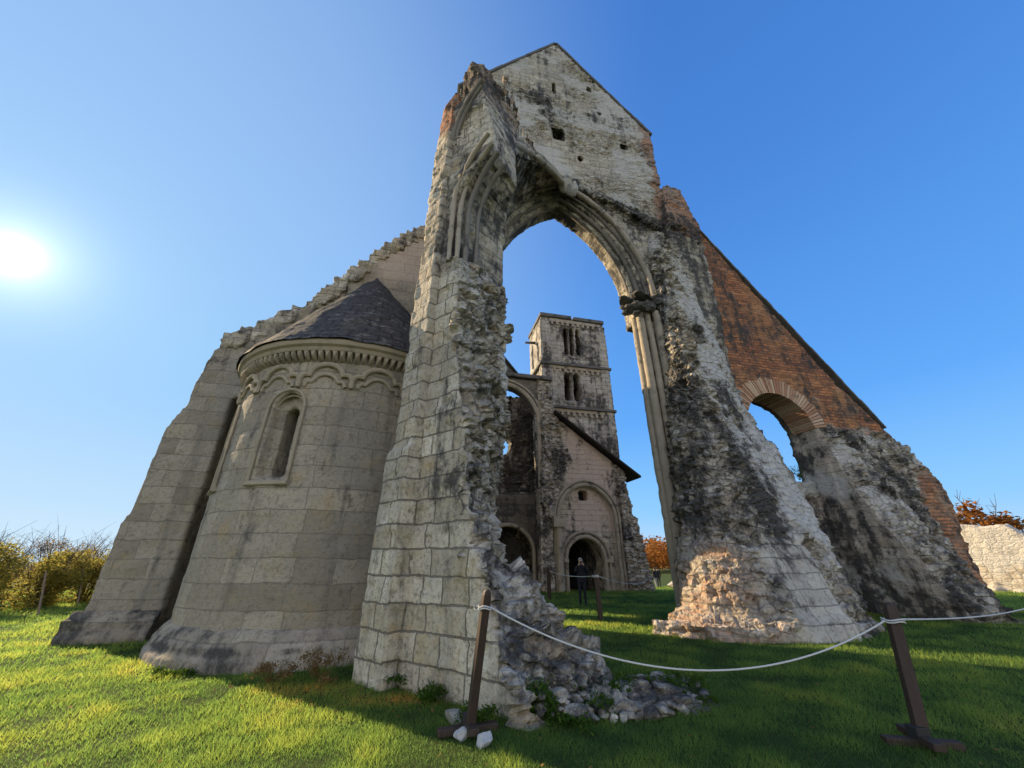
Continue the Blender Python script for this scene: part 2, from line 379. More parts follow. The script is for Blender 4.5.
base = wmix(mrange(D_, .30, 1.05, 0, .66), base, hz)
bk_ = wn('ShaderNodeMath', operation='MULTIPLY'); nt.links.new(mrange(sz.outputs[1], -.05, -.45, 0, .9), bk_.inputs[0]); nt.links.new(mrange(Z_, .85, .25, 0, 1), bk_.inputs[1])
base = wmix(bk_.outputs[0], base, tuple(1.95*v for v in disp(250, 246, 238)))      # bright patch added behind the viewer, fill light for the shaded walls
c1 = wmix(1.0, gm_.outputs[0], (.92, 1.5, 2.1), 'MULTIPLY')
mn = wn('ShaderNodeVectorMath', operation='MINIMUM'); nt.links.new(c1, mn.inputs[0]); mn.inputs[1].default_value = (2.2, 3.6, 4.9)
mn = wn('ShaderNodeMix', data_type='RGBA') if False else mn
base = wmix(.18, base, mn.outputs[0])
# the glare of the sun's disc itself, about the sun's direction
def powd(n_, k_):
    m = wn('ShaderNodeMath', operation='MAXIMUM'); nt.links.new(D_, m.inputs[0]); m.inputs[1].default_value = 0
    q = wn('ShaderNodeMath', operation='POWER'); nt.links.new(m.outputs[0], q.inputs[0]); q.inputs[1].default_value = n_
    t_ = wn('ShaderNodeMath', operation='MULTIPLY'); nt.links.new(q.outputs[0], t_.inputs[0]); t_.inputs[1].default_value = k_; return t_.outputs[0]
def addn(x, y):
    m = wn('ShaderNodeMath', operation='ADD'); nt.links.new(x, m.inputs[0]); nt.links.new(y, m.inputs[1]); return m
ad = addn(addn(powd(2600, 3.6), powd(380, 1.5)).outputs[0], powd(60, .34))
cm = wmix(1.0, base, ad.outputs[0], 'ADD')
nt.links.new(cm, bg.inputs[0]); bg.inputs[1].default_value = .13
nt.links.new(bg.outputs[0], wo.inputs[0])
sl = bpy.data.lights.new('sun', 'SUN'); sl.energy = 5.0; sl.angle = R(.55); sl.color = (1, .78, .49)
so = bpy.data.objects.new('sun', sl); COL.objects.link(so); so.rotation_euler = SUND.to_track_quat('Z', 'Y').to_euler(); so.location = SUND*60
SC.view_settings.view_transform = 'Standard'; SC.view_settings.look = 'None'; SC.view_settings.gamma = 1; SC.view_settings.exposure = EXPO

# ------------------------------------------------------------------ ground
def ground_h(x, y):
    x = np.asarray(x, float); y = np.asarray(y, float)
    P = np.stack([x*.35, y*.35, x*0], 1); near = np.clip(1-np.hypot(x, y)/80, 0, 1)
    return -.62*sst(22, 42, y)-.35*sst(45, 110, y)+(fbm(P, 3, 3)-.5)*.10*near+(fbm(P*6, 9, 2)-.5)*.03*near
def gz(x, y): return float(ground_h(np.array([x]), np.array([y]))[0])
T = NT('lawn_soil'); C = T.coord(); a, _ = T.noise(C, .5, 4, .6); b, _ = T.noise(C, 6, 6, .7); c, _ = T.noise(C, 40, 4, .7)
colg = T.mix(a, (.035, .062, .014), (.075, .095, .022)); colg = T.mix(T.ramp(b, .55, .75, 0, .6), colg, (.12, .10, .04)); colg = T.mix(T.ramp(c, .4, .7, 0, .5), colg, (.022, .035, .01))
T.bsdf(colg, .95, T.math('ADD', T.math('MULTIPLY', b, .6), T.math('MULTIPLY', c, .6)), 1, .05, .1); M_SOIL = T.m
def graded(n, ext, near):
    t = np.linspace(-1, 1, n); k = math.asinh(ext/near); return np.sinh(t*k)*near
gx = graded(221, 2500, 7.); gy = graded(221, 2500, 7.)+9
X, Yg = np.meshgrid(gx, gy); V = np.stack([X.ravel(), Yg.ravel(), ground_h(X.ravel(), Yg.ravel())], 1)
n = 221; idx = np.arange(n*n).reshape(n, n); F = np.stack([idx[:-1, :-1], idx[:-1, 1:], idx[1:, 1:], idx[1:, :-1]], -1).reshape(-1, 4)
me = bpy.data.meshes.new('lawn'); me.from_pydata(V.tolist(), [], F.tolist()); me.polygons.foreach_set('use_smooth', [True]*len(me.polygons))
o = link('lawn', me, None, [M_SOIL]); tag(o, 'sloping green lawn around the ruined church', 'lawn', kind='structure')

def tri_mesh(name, V, F, tint, mats, parent=None, mi=None):
    me = bpy.data.meshes.new(name); k = F.shape[1]
    me.vertices.add(len(V)); me.vertices.foreach_set('co', np.ascontiguousarray(V, dtype=np.float32).ravel())
    me.loops.add(F.size); me.loops.foreach_set('vertex_index', np.ascontiguousarray(F, dtype=np.int32).ravel())
    me.polygons.add(len(F)); me.polygons.foreach_set('loop_start', np.arange(0, F.size, k, dtype=np.int32))
    try: me.polygons.foreach_set('loop_total', np.full(len(F), k, dtype=np.int32))
    except Exception: pass
    me.update(calc_edges=True)
    a = me.attributes.new('tint', 'FLOAT', 'POINT'); a.data.foreach_set('value', np.ascontiguousarray(tint, dtype=np.float32))
    return link(name, me, parent, mats if isinstance(mats, (list, tuple)) else [mats])

M_GRASS = None
def grass():
    T = NT('grass_blades'); f = T.attr('tint').outputs['Fac']
    cr = T.n('ShaderNodeValToRGB'); T.l(f, cr.inputs[0]); e = cr.color_ramp.elements
    e[0].position = 0; e[0].color = (.042, .078, .026, 1); e[1].position = 1; e[1].color = (.46, .24, .06, 1)
    for p, cc in ((.35, (.095, .148, .038)), (.6, (.17, .205, .045)), (.82, (.25, .23, .06))):
        x = e.new(p); x.color = (*cc, 1)
    d = T.n('ShaderNodeBsdfDiffuse'); t = T.n('ShaderNodeBsdfTranslucent'); T.l(cr.outputs[0], d.inputs[0])
    hv = T.n('ShaderNodeHueSaturation'); hv.inputs['Value'].default_value = 3.3; hv.inputs['Saturation'].default_value = 1.05; T.l(cr.outputs[0], hv.inputs['Color']); T.l(hv.outputs[0], t.inputs[0])
    mx = T.n('ShaderNodeMixShader'); mx.inputs[0].default_value = .5; T.l(d.outputs[0], mx.inputs[1]); T.l(t.outputs[0], mx.inputs[2]); T.l(mx.outputs[0], T.out.inputs[0])
    N = 620000
    r = 3.6*np.exp(RS.rand(N)*math.log(45/3.6)); a = (RS.rand(N)-.5)*R(128); x = r*np.sin(a); y = r*np.cos(a)
    P = np.stack([x, y, x*0], 1)
    cl = fbm(P*2.3, 31, 3); dry = fbm(P*.8, 51, 4); keep = RS.rand(N) < sst(.2, .45, cl)*.5+.5
    x, y, r, cl, dry, P = [q[keep] for q in (x, y, r, cl, dry, P)]; N = len(x)
    z = ground_h(x, y); h = (.025+.06*RS.rand(N)*sst(.25, .75, cl)+.012)*np.clip((r/6)**.35, .8, 1.9); w = .0031*np.clip(r/4.5, 1, 7)*(.7+.6*RS.rand(N))
    az = RS.rand(N)*2*PI; ln = h*(.25+.9*RS.rand(N)); la = RS.rand(N)*2*PI
    b = np.stack([np.cos(az)*w, np.sin(az)*w, 0*w], 1); B0 = np.stack([x, y, z-.008], 1); lean = np.stack([np.cos(la)*ln, np.sin(la)*ln, h], 1)
    V = np.stack([B0-b, B0+b, B0+lean], 1).reshape(-1, 3); F = np.arange(3*N).reshape(-1, 3)
    tn = np.clip(.36+.65*(dry-.5)+.8*(cl-.5)+.28*(RS.rand(N)-.5), 0, .80)
    patch = np.exp(-(((x+1.55)/.75)**2+((y-5.95)/.28)**2))+.7*np.exp(-(((x+3.0)/.6)**2+((y-6.35)/.25)**2))
    tn = np.clip(tn+patch*.55*(RS.rand(N) < .8), 0, 1)
    o = tri_mesh('grass', V, F, np.repeat(tn, 3), T.m); tag(o, 'short green grass blades covering the lawn', 'grass', kind='stuff')
grass()

# ------------------------------------------------------------------ the east end of the church
CH = thing('church_ruin', (0, 12, 0), 'tall roofless ruined church east end with gable, great pointed arch and round apse', 'church ruin', ANG)
AC = (-4.60, -.5); AR = 2.92           # side apse centre and radius

def arch_path(c, hw, zs, rise, z0, n=14, k=0.):
    """pointed arch: left jamb from z0, over the apex, down the right jamb"""
    rad = (rise*rise+hw*hw)/(2*hw); L = [(c-hw, z0)]; am = math.atan2(rise, rad-hw)
    for i in range(n+1):
        t = am*i/n; L.append((c-hw+rad-rad*math.cos(t), zs+rad*math.sin(t)))
    Rr = [(2*c-p, z) for p, z in L[::-1][1:]]
    return L+Rr
def round_path(c, r, zs, z0, n=20):
    return [(c-r, z0)]+[(c-r*math.cos(PI*i/n), zs+r*math.sin(PI*i/n)) for i in range(n+1)]+[(c+r, z0)]

# --- wall of the great arch with its gable
def gable_fn(P, N):
    p, q, z = P.T
    fr = sst(.2, .6, -N[:, 1]); nz = fbm(P*np.array([.5, .5, .6]), 77, 4)
    rub = np.where(z > 17.2, .55*sst(.42, .58, nz)+.22, .35)+sst(.3, .7, np.abs(N[:, 2]))*.5
    bri = sst(7.3, 7.7, p+(fbm(P*2, 12, 2)-.5)*1.0)*(z > 15.5)*.75
    scar = np.exp(-((z-18.0+.36*np.clip(p-2.5, 0, 9))/.5)**2)*(p > 2)
    pla = sst(.5, .62, nz)*(z > 18.5)*.0
    stn = .40+.45*np.exp(-((z-24.2)/1.3)**2)*sst(.2, .7, nz)+.5*scar+.25*(z < 17)+.2*sst(28, 31, z)
    intr = (np.abs(p-2.45) < 3.6)*(z < 17.4)*(q > .05); rub = np.where(intr > 0, .03, rub); scar = scar*(1-intr)
    stn = np.where(N[:, 1] > -.2, stn+.30, stn)  # faces turned from the front, arch inside included, are darker
    lim = sst(.46, .60, fbm(P*np.array([.5, .5, .8]), 97, 4))*(z > 17.5)*(1-scar)*(1-bri)*.85
    return np.clip(rub*1.0+scar*.6, 0, 1), bri, pla, stn-.15*lim, lim
gw = MB().ext([(-3.0, -.5), (9.3, -.5), (9.1, 19.3), (7.95, 19.4), (8.1, 24.0), (2.8, 31.0), (-2.7, 24.2), (-3.0, 19.85)], 0, 1.35)
ap = lambda off, r2=0: arch_path(2.45, 3.12+off, 11.9, 5.3+off*1.05, -1.)
cut1 = MB().loft([[(p, -.01, z) for p, z in ap(.72)], [(p, .2, z) for p, z in ap(.55)], [(p, .22, z) for p, z in ap(.36)], [(p, .5, z) for p, z in ap(.3)], [(p, .52, z) for p, z in ap(.02)], [(p, 1.5, z) for p, z in ap(0)]])
hole = lambda p0, p1, z0, z1: MB().box((p0, -.5, z0), (p1, .9, z1))
holes = [hole(2.2, 2.85, 21.5, 22.5), hole(2.38, 2.55, 25.5, 26.6), hole(4.55, 4.85, 26.7, 27.1), hole(6.2, 6.55, 22.0, 22.5), hole(3.45, 3.75, 20.2, 20.55), hole(5.0, 5.25, 24.6, 24.85)]
scarb = MB().loft([[(2.3, -.28, 17.8), (2.3, .3, 17.8), (2.3, .3, 18.7), (2.3, -.1, 18.7)], [(4.9, -.28, 17.2), (4.9, .3, 17.2), (4.9, .3, 17.95), (4.9, -.1, 17.95)], [(7.2, -.32, 16.0), (7.2, .3, 16.0), (7.2, .3, 16.9), (7.2, -.1, 16.9)]])
brk = MB().loft([(7.0, [(7.2, .1), (9.3, .1), (9.3, .5), (7.2, .5)]), (11.0, [(7.2, -.35), (9.3, -.3), (9.3, .5), (7.2, .5)]), (16.4, [(7.5, -.55), (9.3, -.5), (9.3, .5), (7.5, .5)]), (19.2, [(7.9, -.3), (9.0, -.3), (9.0, .5), (7.9, .5)])])
brk2 = MB().loft([(19.6, [(7.15, -.14), (8.0, -.14), (8.0, .5), (7.15, .5)]), (24.0, [(7.3, -.1), (8.1, -.1), (8.1, .5), (7.3, .5)])])
gable = solid('arch_wall', [(gw, [cut1, MB().box((5.2, -.5, -1), (5.95, 1.6, 11.0))]+holes), (scarb, []), (brk, []), (brk2, [])], .075, gable_fn, CH, M_STONE, amp=.55, seed=1, label='pale gabled wall above the great pointed arch')
# copings of the gable
def coping(name, a, b, q0, q1, n, th=.13, over=.06, mat=None, jit=.03, parent=None):
    m = MB(); a = Vector((a[0], 0, a[1])); b = Vector((b[0], 0, b[1])); d = (b-a).normalized(); up = Vector((-d.z, 0, d.x))
    if up.z < 0: up = -up
    L = (b-a).length
    for i in range(n):
        t0, t1 = L*i/n-.004, L*(i+1)/n+.004; j = (random.random()-.5)*jit; k = (random.random()-.5)*jit
        v = []
        for q in (q0-over+k, q1+over+k):
            for t, u in ((t0, -.02), (t1, -.02), (t1, th+j), (t0, th+j)):
                c = a+d*t+up*u; v.append((c.x, q, c.z))
        m.add(v, [(0, 1, 2, 3), (7, 6, 5, 4), (0, 4, 5, 1), (1, 5, 6, 2), (2, 6, 7, 3), (3, 7, 4, 0)])
    return build(name, m, mat or M_BLACKSTONE, parent or CH, bevel=.02)
coping('gable_coping', (2.8, 31.0), (8.2, 23.9), 0, 1.35, 12)
coping('gable_coping', (-2.8, 23.9), (2.8, 31.0), 0, 1.35, 12)
build('lightning_rod', MB().tube([(2.8, .6, 30.9), (2.8, .6, 32.0)], .035, 6), M_IRON, CH)
# mouldings of the arch: three orders that start from the capitals
def order(off, q, r, name='arch_moulding', z0=12.0, left_to=None):
    pts = [(p, q, z) for p, z in arch_path(2.45, 3.12+off, 11.9, 5.3+off*1.05, z0, 26)]
    return worn(build(name, MB().tube(dense(pts), r, 12), M_MOULD if off > .6 else M_DARKMOULD, CH, True), .035)  # inner orders get the darker stone
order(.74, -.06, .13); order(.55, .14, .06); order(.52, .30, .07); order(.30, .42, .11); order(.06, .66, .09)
for off, q, r in ((.66, -.06, .17), (.40, .14, .13), (.16, .34, .17), (.08, .62, .17)):
    p = 2.45+3.12+off
    worn(build('shaft', MB().tube([(p, q, z) for z in np.linspace(.1, 11.2, 90)], r, 12), M_MOULD, CH, True), .022, 4.)
def lump_mesh(center, rad, seed, flat=1.0, amp=.35, sub=3):
    bm = bmesh.new(); bmesh.ops.create_icosphere(bm, subdivisions=sub, radius=1)
    P = np.array([v.co[:] for v in bm.verts]); F = [tuple(v.index for v in f.verts) for f in bm.faces]; bm.free()
    d = 1+(fbm(P*1.1+seed*3.7, seed, 3)-.5)*2*amp+(fbm(P*4+seed, seed+2, 2)-.5)*amp*.6
    f1, f2, _ = worley(P*1.3+seed*2.1, seed); d -= sst(.2, 0, f2-f1)*.08
    P = P*d[:, None]*np.array(rad)*np.array([1, 1, flat])+np.array(center)
    return P.tolist(), F
def rock_mesh(center, rad, seed, sub=2):
    bm = bmesh.new(); bmesh.ops.create_icosphere(bm, subdivisions=sub, radius=1)
    P = np.array([v.co[:] for v in bm.verts]); F = [tuple(v.index for v in f.verts) for f in bm.faces]; bm.free()
    rs = np.random.RandomState(seed); 
    for k in range(11):
        n_ = rs.normal(size=3); n_ /= np.linalg.norm(n_); d_ = rs.uniform(.45, .85); e = np.maximum(0, P@n_-d_); P = P-e[:, None]*n_
    P = P*(1+(fbm(P*3+seed, seed, 3)-.5)*.22)[:, None]; a = rs.uniform(0, 6.28); c_, s_ = math.cos(a), math.sin(a)
    P = P*np.array(rad); P = P@np.array([[c_, s_, 0], [-s_, c_, 0], [0, 0, 1]])+np.array(center)
    return P.tolist(), F
def lumps(name, items, mat, parent, seed=0):
    m = MB()
    for k, (c, r) in enumerate(items): m.add(*rock_mesh(c, [x*1.15 for x in r], seed+k, 3))
    return build(name, m, mat, parent)
cl_ = [((p_, q_, z_), (r_, r_, r_*.9)) for p_, q_, z_, r_ in [(5.1+.16*math.cos(k*1.9)+.11*k*.9, .55-.085*k+.1*math.sin(k*2.3), 11.45+.22*math.sin(k*1.3), .17+.05*math.sin(k*3.1)) for k in range(11)]]
lumps('capital', cl_+[((5.45, .35, 11.5), (.36, .45, .26)), ((5.95, .05, 11.5), (.36, .32, .26)), ((5.2, .4, 11.88), (.46, .4, .12)), ((5.75, 0, 11.9), (.55, .42, .12)), ((6.3, -.2, 11.8), (.28, .28, .2))], M_BLACKSTONE, CH, 40)['label'] = 'dark leafy capital of the arch pier'
lumps('boss', [((2.45, -.45, 17.45), (.30, .34, .36)), ((2.65, -.5, 17.05), (.26, .25, .34)), ((2.2, -.4, 17.8), (.5, .35, .35)), ((2.85, -.45, 17.3), (.2, .22, .4))], plain_stone('pale_boss', (.38, .355, .31), (.58, .54, .48), 4, (.07, .07, .065), .6), CH, 60)['label'] = 'broken pale keystone at the arch top'

# --- choir wall stub, nearest the camera
def lv(z, D, Ei, b=0.):
    s = .06*b
    if z > 14.3:
        return (z, [(-2.6, .4), (-2.65, -4.3), (-2.45, -4.75), D, Ei, (-1.2, -4.0), (-1.05, .4)])
    return (z, [(-3.0, .4), (-3.06, -4.5), (-2.80, -4.95), D, Ei, (-1.2+min(0, Ei[0]+1.2)*.0, -4.1), (-1.05, .4)])
levels = [lv(-.5, (-1.42, -6.68), (-.35, -6.05)), lv(.3, (-1.48, -6.58), (-.5, -6.02)), lv(.75, (-1.58, -6.42), (-.72, -6.0)), lv(1.35, (-1.76, -6.25), (-1.0, -5.75)), lv(1.85, (-1.86, -6.12), (-1.55, -5.55)),
          lv(2.35, (-2.0, -5.95), (-1.9, -5.4)), lv(3.0, (-2.06, -5.88), (-1.72, -5.2)), lv(3.7, (-2.15, -5.76), (-1.45, -5.0)), lv(4.5, (-2.25, -5.64), (-1.22, -4.92)), lv(5.2, (-2.33, -5.53), (-1.18, -4.7)),
          lv(7.0, (-2.38, -5.46), (-1.2, -4.5)), lv(7.45, (-2.38, -5.44), (-1.24, -4.45)), lv(7.55, (-2.62, -5.16), (-1.22, -4.3)), lv(8.6, (-2.62, -5.16), (-1.2, -4.3)), lv(9.5, (-2.54, -5.25), (-1.2, -4.32)),
          lv(10.1, (-2.25, -5.6), (-1.15, -4.5)), lv(10.6, (-1.85, -5.9), (-1.0, -4.95)), lv(11.2, (-1.8, -5.85), (-1.0, -4.9)), lv(12.2, (-1.9, -5.65), (-1.0, -4.75)), lv(13.4, (-2.05, -5.45), (-.85, -4.4)), lv(14.6, (-2.2, -5.2), (-.75, -4.1)), lv(15.7, (-2.2, -4.95), (-.75, -3.9)), lv(16.5, (-2.0, -4.7), (-.85, -3.8))]
nb = np.array([-.81, -.59, 0])
def choir_fn(P, N):
    p, q, z = P.T
    f = N@FACET_N; s = (p+2.8)*.622+(q+4.95)*-.783
    wob = (fbm(P*1.8, 5, 3)-.5)
    lim = np.interp(z, [-.5, .3, 1.35, 2.35, 3.7, 5.2, 7.4, 7.6, 20], [2.2, 2.05, 1.65, 1.25, 1.18, .72, .58, 9, 9])
    east = (q < -3.6)
    rub = sst(-.10, .10, s-lim+wob*.35+.06)*east
    rub = np.where((f < .3) & (z < 7.5) & east & (p > -2.7), np.maximum(rub, .92), rub)
    rub = np.maximum(rub, sst(.35, .8, N[:, 2])*.7)
    rub = np.maximum(rub, sst(14.2, 15.2, z+wob)*.45)
    bri = sst(13.5, 14.2, z+wob*1.4)*.35
    stn = .42+.40*sst(12.5, 14.5, z)+.22*sst(.5, .9, rub)*sst(4.5, 2, z)+.35*sst(7.4, 7.8, z)*sst(14, 12, z)*sst(.3, .6, fbm(P*.9, 66, 3))
    stn = stn-.08*sst(3.5, 4.5, z)*sst(7.3, 6.8, z)
    lim = rub*sst(.50, .64, fbm(P*1.1, 95, 4))*sst(1.5, 3, z)*sst(8, 7, z)
    return rub, bri, 0, stn-.2*lim, lim
cw = MB().loft(levels)
foot = MB().loft([(-.4, [(-1.6, -6.75), (-.2, -6.55), (.35, -5.9), (-.4, -4.6), (-1.4, -4.6)]), (.5, [(-1.5, -6.5), (-.6, -6.3), (-.1, -5.9), (-.6, -4.9), (-1.4, -4.8)]), (1.0, [(-1.5, -6.2), (-1.0, -6.1), (-.8, -5.8), (-.95, -5.1), (-1.4, -5.0)]), (1.5, [(-1.5, -5.9), (-1.3, -5.8), (-1.2, -5.6), (-1.2, -5.2), (-1.4, -5.1)])])
solid('choir_wall', [(cw, []), (foot, [])], .045, choir_fn, CH, M_CHOIR, facet=True, seed=2, label='broken choir wall with torn rubble edge')
bt = lambda z, s: (z, [(-3.2, -4.2), (-3.38+s, -4.55), (-2.98+s*.5, -5.14+s*.6), (-2.6, -4.9)])
def butt_fn(P, N):
    z = P[:, 2]; w = fbm(P*2, 8, 3)-.5
    bri = sst(12.2, 12.7, z+w*.8)*.85
    return sst(.4, .9, N[:, 2])*.4+sst(13.2, 14.2, z+w)*.3, bri, 0, .40+.12*sst(4, 7, z)+.25*sst(.1, -.3, w)*0
solid('buttress', [(MB().loft([bt(-.4, -.05), bt(3.35, -.02), bt(3.5, .10), bt(4.6, .10), bt(9, .16), bt(12.2, .19), bt(13.7, .24)]), []), (MB().loft([(13.6, [(-3.1, -4.3), (-3.1, -4.75), (-2.75, -5.0), (-2.5, -4.6)]), (14.3, [(-3.0, -4.4), (-2.95, -4.7), (-2.75, -4.85), (-2.5, -4.6)])]), [])],
      .045, butt_fn, CH, M_CHOIR, facet=True, seed=3, label='pale ashlar buttress with brick top')
# half window arch and jamb of the choir window
def fpt(s, n, z): return (-2.8+.622*s+.783*n, -4.95-.783*s+.622*n, z)     # along the facet, inward, up
def half_arch(s0, n, r, zj, zs, w, rise, parent=CH, s_end=1.0):
    rad = (rise*rise+w*w)/(2*w); am = math.atan2(rise, rad-w); pts = [fpt(s0, n, z) for z in np.linspace(zj, zs, 6)]
    for i in range(1, 15):
        t = am*i/14*s_end; pts.append(fpt(s0+rad-rad*math.cos(t), n, zs+rad*math.sin(t)))
    return worn(build('window_moulding', MB().tube(dense(pts, .1), r, 10), M_DARKMOULD if n > .2 or zj > 11 else M_MOULD, parent, True), .025)  # inner and high mouldings get the darker stone
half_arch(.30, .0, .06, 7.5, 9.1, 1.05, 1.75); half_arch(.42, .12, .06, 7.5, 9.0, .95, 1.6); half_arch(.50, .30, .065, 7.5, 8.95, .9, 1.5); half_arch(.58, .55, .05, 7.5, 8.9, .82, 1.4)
# wall rib high on the stub
half_arch(.02, .0, .075, 11.6, 11.8, 1.0, 1.7)
half_arch(.14, .02, .045, 11.6, 11.8, .88, 1.45)
# vault remnant: spandrel over the diagonal rib and the web behind it
rib = [(-1.3, -4.6, 12.3), (-.95, -4.1, 13.5), (-.55, -3.45, 14.5), (.1, -2.6, 15.6), (.9, -1.75, 16.5), (1.7, -1.0, 17.05), (2.35, -.45, 17.3)]
top = [16.6, 16.8, 16.75, 16.7, 16.95, 17.5, 17.85]
sp = []
for (a, b, c), t in zip(rib, top):
    sp.append([(a-.13, b-.13, c), (a+.2, b+.32, c), (a+.2, b+.32, t-.1), (a-.1, b-.1, t)])
arcL = [(-.95, .15, 12.2), (-.75, .15, 13.6), (-.35, .15, 14.8), (.2, .15, 15.9), (.9, .15, 16.8), (1.6, .15, 17.4), (2.3, .15, 17.9)]
wb = [[tuple(r_), tuple(a_), (a_[0], a_[1], a_[2]+.5), (r_[0], r_[1], r_[2]+.45)] for r_, a_ in zip(rib, arcL)]
def vault_fn(P, N):
    w = fbm(P*1.6, 15, 3); return .45+.4*sst(.5, .7, w), .35*sst(.5, .65, w)*(P[:, 2] > 15), 0, .5+.3*(N[:, 2] < -.2)  # downward faces are darker
solid('vault_remnant', [(MB().loft(sp), []), (MB().loft(wb), [])], .06, vault_fn, CH, M_STONE, amp=.6, seed=4, label='broken vault shell clinging under the gable')
worn(build('vault_rib', MB().tube(dense([(a-.12, b-.16, c+.02) for a, b, c in rib]), .14, 12), M_MOULD, CH, True), .04)
worn(build('vault_rib', MB().tube(dense([(a-.14, b-.19, c+.30) for a, b, c in rib[1:]]), .08, 8), M_MOULD, CH, True), .03)

# --- side apse
def lat_cut(ang, w, z0, z1, r0, r1, splay=.0):
    m = MB(); L = []
    for r, k in ((r0, 1.), (r1, splay or 1.)):
        pts = round_path(0, w*k/2, z1-w*k/2, z0+(.0 if k == 1 else .12), 12)
        ca, sa = math.cos(ang), math.sin(ang)
        L.append([(AC[0]+ca*r-sa*t, AC[1]+sa*r+ca*t, z) for t, z in pts])
    return m.loft(L)
AWIN = [R(-112), R(-153)]
apse_cyl = MB().lathe([(.05, -.5), (AR, -.5), (AR, 6.0), (.05, 6.0)], AC, R(-195), R(15), 90)
cuts = []
for a in AWIN:
    cuts.append(lat_cut(a, .80, 3.02, 4.95, 3.4, 2.70, .72)); cuts.append(lat_cut(a, .32, 3.16, 4.66, 2.8, 1.4))
def apse_fn(P, N):
    z = P[:, 2]; w = fbm(P*.8, 30, 3); return .03, 0, .0, .18+.22*sst(.5, .65, w)+.15*sst(1.2, .4, z)
apse = solid('apse', [(apse_cyl, cuts)], .05, apse_fn, CH, M_APSE, cyl=(AC[0], AC[1], AR), amp=.42, seed=6, label='half-round ashlar side apse')
APO = (0, 0, 0)
solid('plinth', [(MB().lathe([(AR-.3, -.4), (AR+.28, -.4), (AR+.28, .15), (AR+.22, .22), (AR+.20, .32), (AR+.14, .40), (AR+.10, .48), (AR+.01, .56), (AR-.3, .56)], AC, R(-190), R(10), 96), [])], .035,
      lambda P, N: (.02, 0, .25*sst(.4, .6, fbm(P*2, 4, 3)), .36+.3*sst(.10, .0, np.abs(P[:, 2]-.27))+.2*sst(.45, .6, fbm(P*1.2, 9, 3))), apse, M_APSE, cyl=(AC[0], AC[1], AR), amp=.35, seed=61)['label'] = 'weathered moulded plinth with dark bands'
cor = MB().lathe([(AR-.3, 5.98), (AR+.02, 5.98), (AR+.06, 5.88), (AR+.17, 5.89), (AR+.2, 5.97), (AR+.26, 6.01), (AR+.28, 6.07), (AR+.27, 6.14), (AR-.3, 6.16)], AC, R(-195), R(15), 110)
nd = 62
for i in range(nd):
    a = R(-185)+R(185)*i/nd; c, s = math.cos(a), math.sin(a); w = .055
    def pt(r, t, z): return (AC[0]+c*r-s*t, AC[1]+s*r+c*t, z)
    cor.add([pt(AR+.0, -w, 5.68), pt(AR+.0, w, 5.68), pt(AR+.16, 0, 5.75), pt(AR+.16, -w, 5.90), pt(AR+.16, w, 5.90), pt(AR, -w, 5.90), pt(AR, w, 5.90)],
            [(0, 2, 1), (0, 5, 3, 2), (1, 2, 4, 6), (2, 3, 4), (0, 1, 6, 5), (3, 5, 6, 4)])
build('cornice', cor, M_APSEMOULD, apse)
arc = MB(); bay = R(22)
def cp(t, z, r): return (AC[0]+math.cos(t)*r, AC[1]+math.sin(t)*r, z)
for i in range(-4, 5):
    c0 = R(-97.8)+i*bay
    if not R(-190) < c0 < R(0): continue
    def lobes(s, dz, dr):
        L = []
        for k in range(0, 25):
            t = k/24; x = (t-.5)*2
            zz = 5.06+dz+(.34*s if abs(x) < .48 else .0)*0
            L.append((x, zz))
        return L
    out = []; inn = []
    for k in range(29):                                  # outer: three soft lobes rising to the crest
        x = -1+2*k/28; ax = abs(x)
        zo = 5.0+.20*math.sqrt(max(0, 1-((ax-.78)/.24)**2)) if ax > .62 else 5.14+.30*math.sqrt(max(0, 1-(x/.66)**2))
        out.append(cp(c0+x*bay/2, zo+.16, AR+.02))
        zi = 4.92+.15*math.sqrt(max(0, 1-((ax-.66)/.2)**2)) if ax > .5 else 5.0+.24*math.sqrt(max(0, 1-(x/.54)**2))
        if ax < .9: inn.append(cp(c0+x*bay/2*.9, zi+.12, AR+.01))
    arc.tube(out, .062, 8); arc.tube(inn, .044, 8)
    arc.tube([cp(c0-bay/2, z, AR+.03) for z in (5.26, 5.14, 5.05)], [.045, .065, .045], 8)
build('blind_arcade', arc, M_APSEMOULD, apse, True)
for a in AWIN:
    fr = MB(); ca, sa = math.cos(a), math.sin(a)
    for wd, rr, th in ((.86, AR+.0, .032), (.66, AR-.12, .022)):
        fr.tube([(AC[0]+ca*rr-sa*t, AC[1]+sa*rr+ca*t, z) for t, z in round_path(0, wd/2, 4.97-.39, 3.0, 16)], th, 8)
    fr.tube([(AC[0]+ca*(AR+.0)-sa*t, AC[1]+sa*(AR+.0)+ca*t, 3.0) for t in (-.46, .46)], .06, 6)
    w = build('window_frame', fr, M_APSEMOULD, apse, True)
    build('shade_panel', MB().loft([[(AC[0]+ca*r-sa*t, AC[1]+sa*r+ca*t, z) for t, z in round_path(0, .19, 4.5, 3.15, 8)] for r in (2.3, 2.27)]), M_VOID, apse)  # dark sheet in the slit, standing for the shade inside
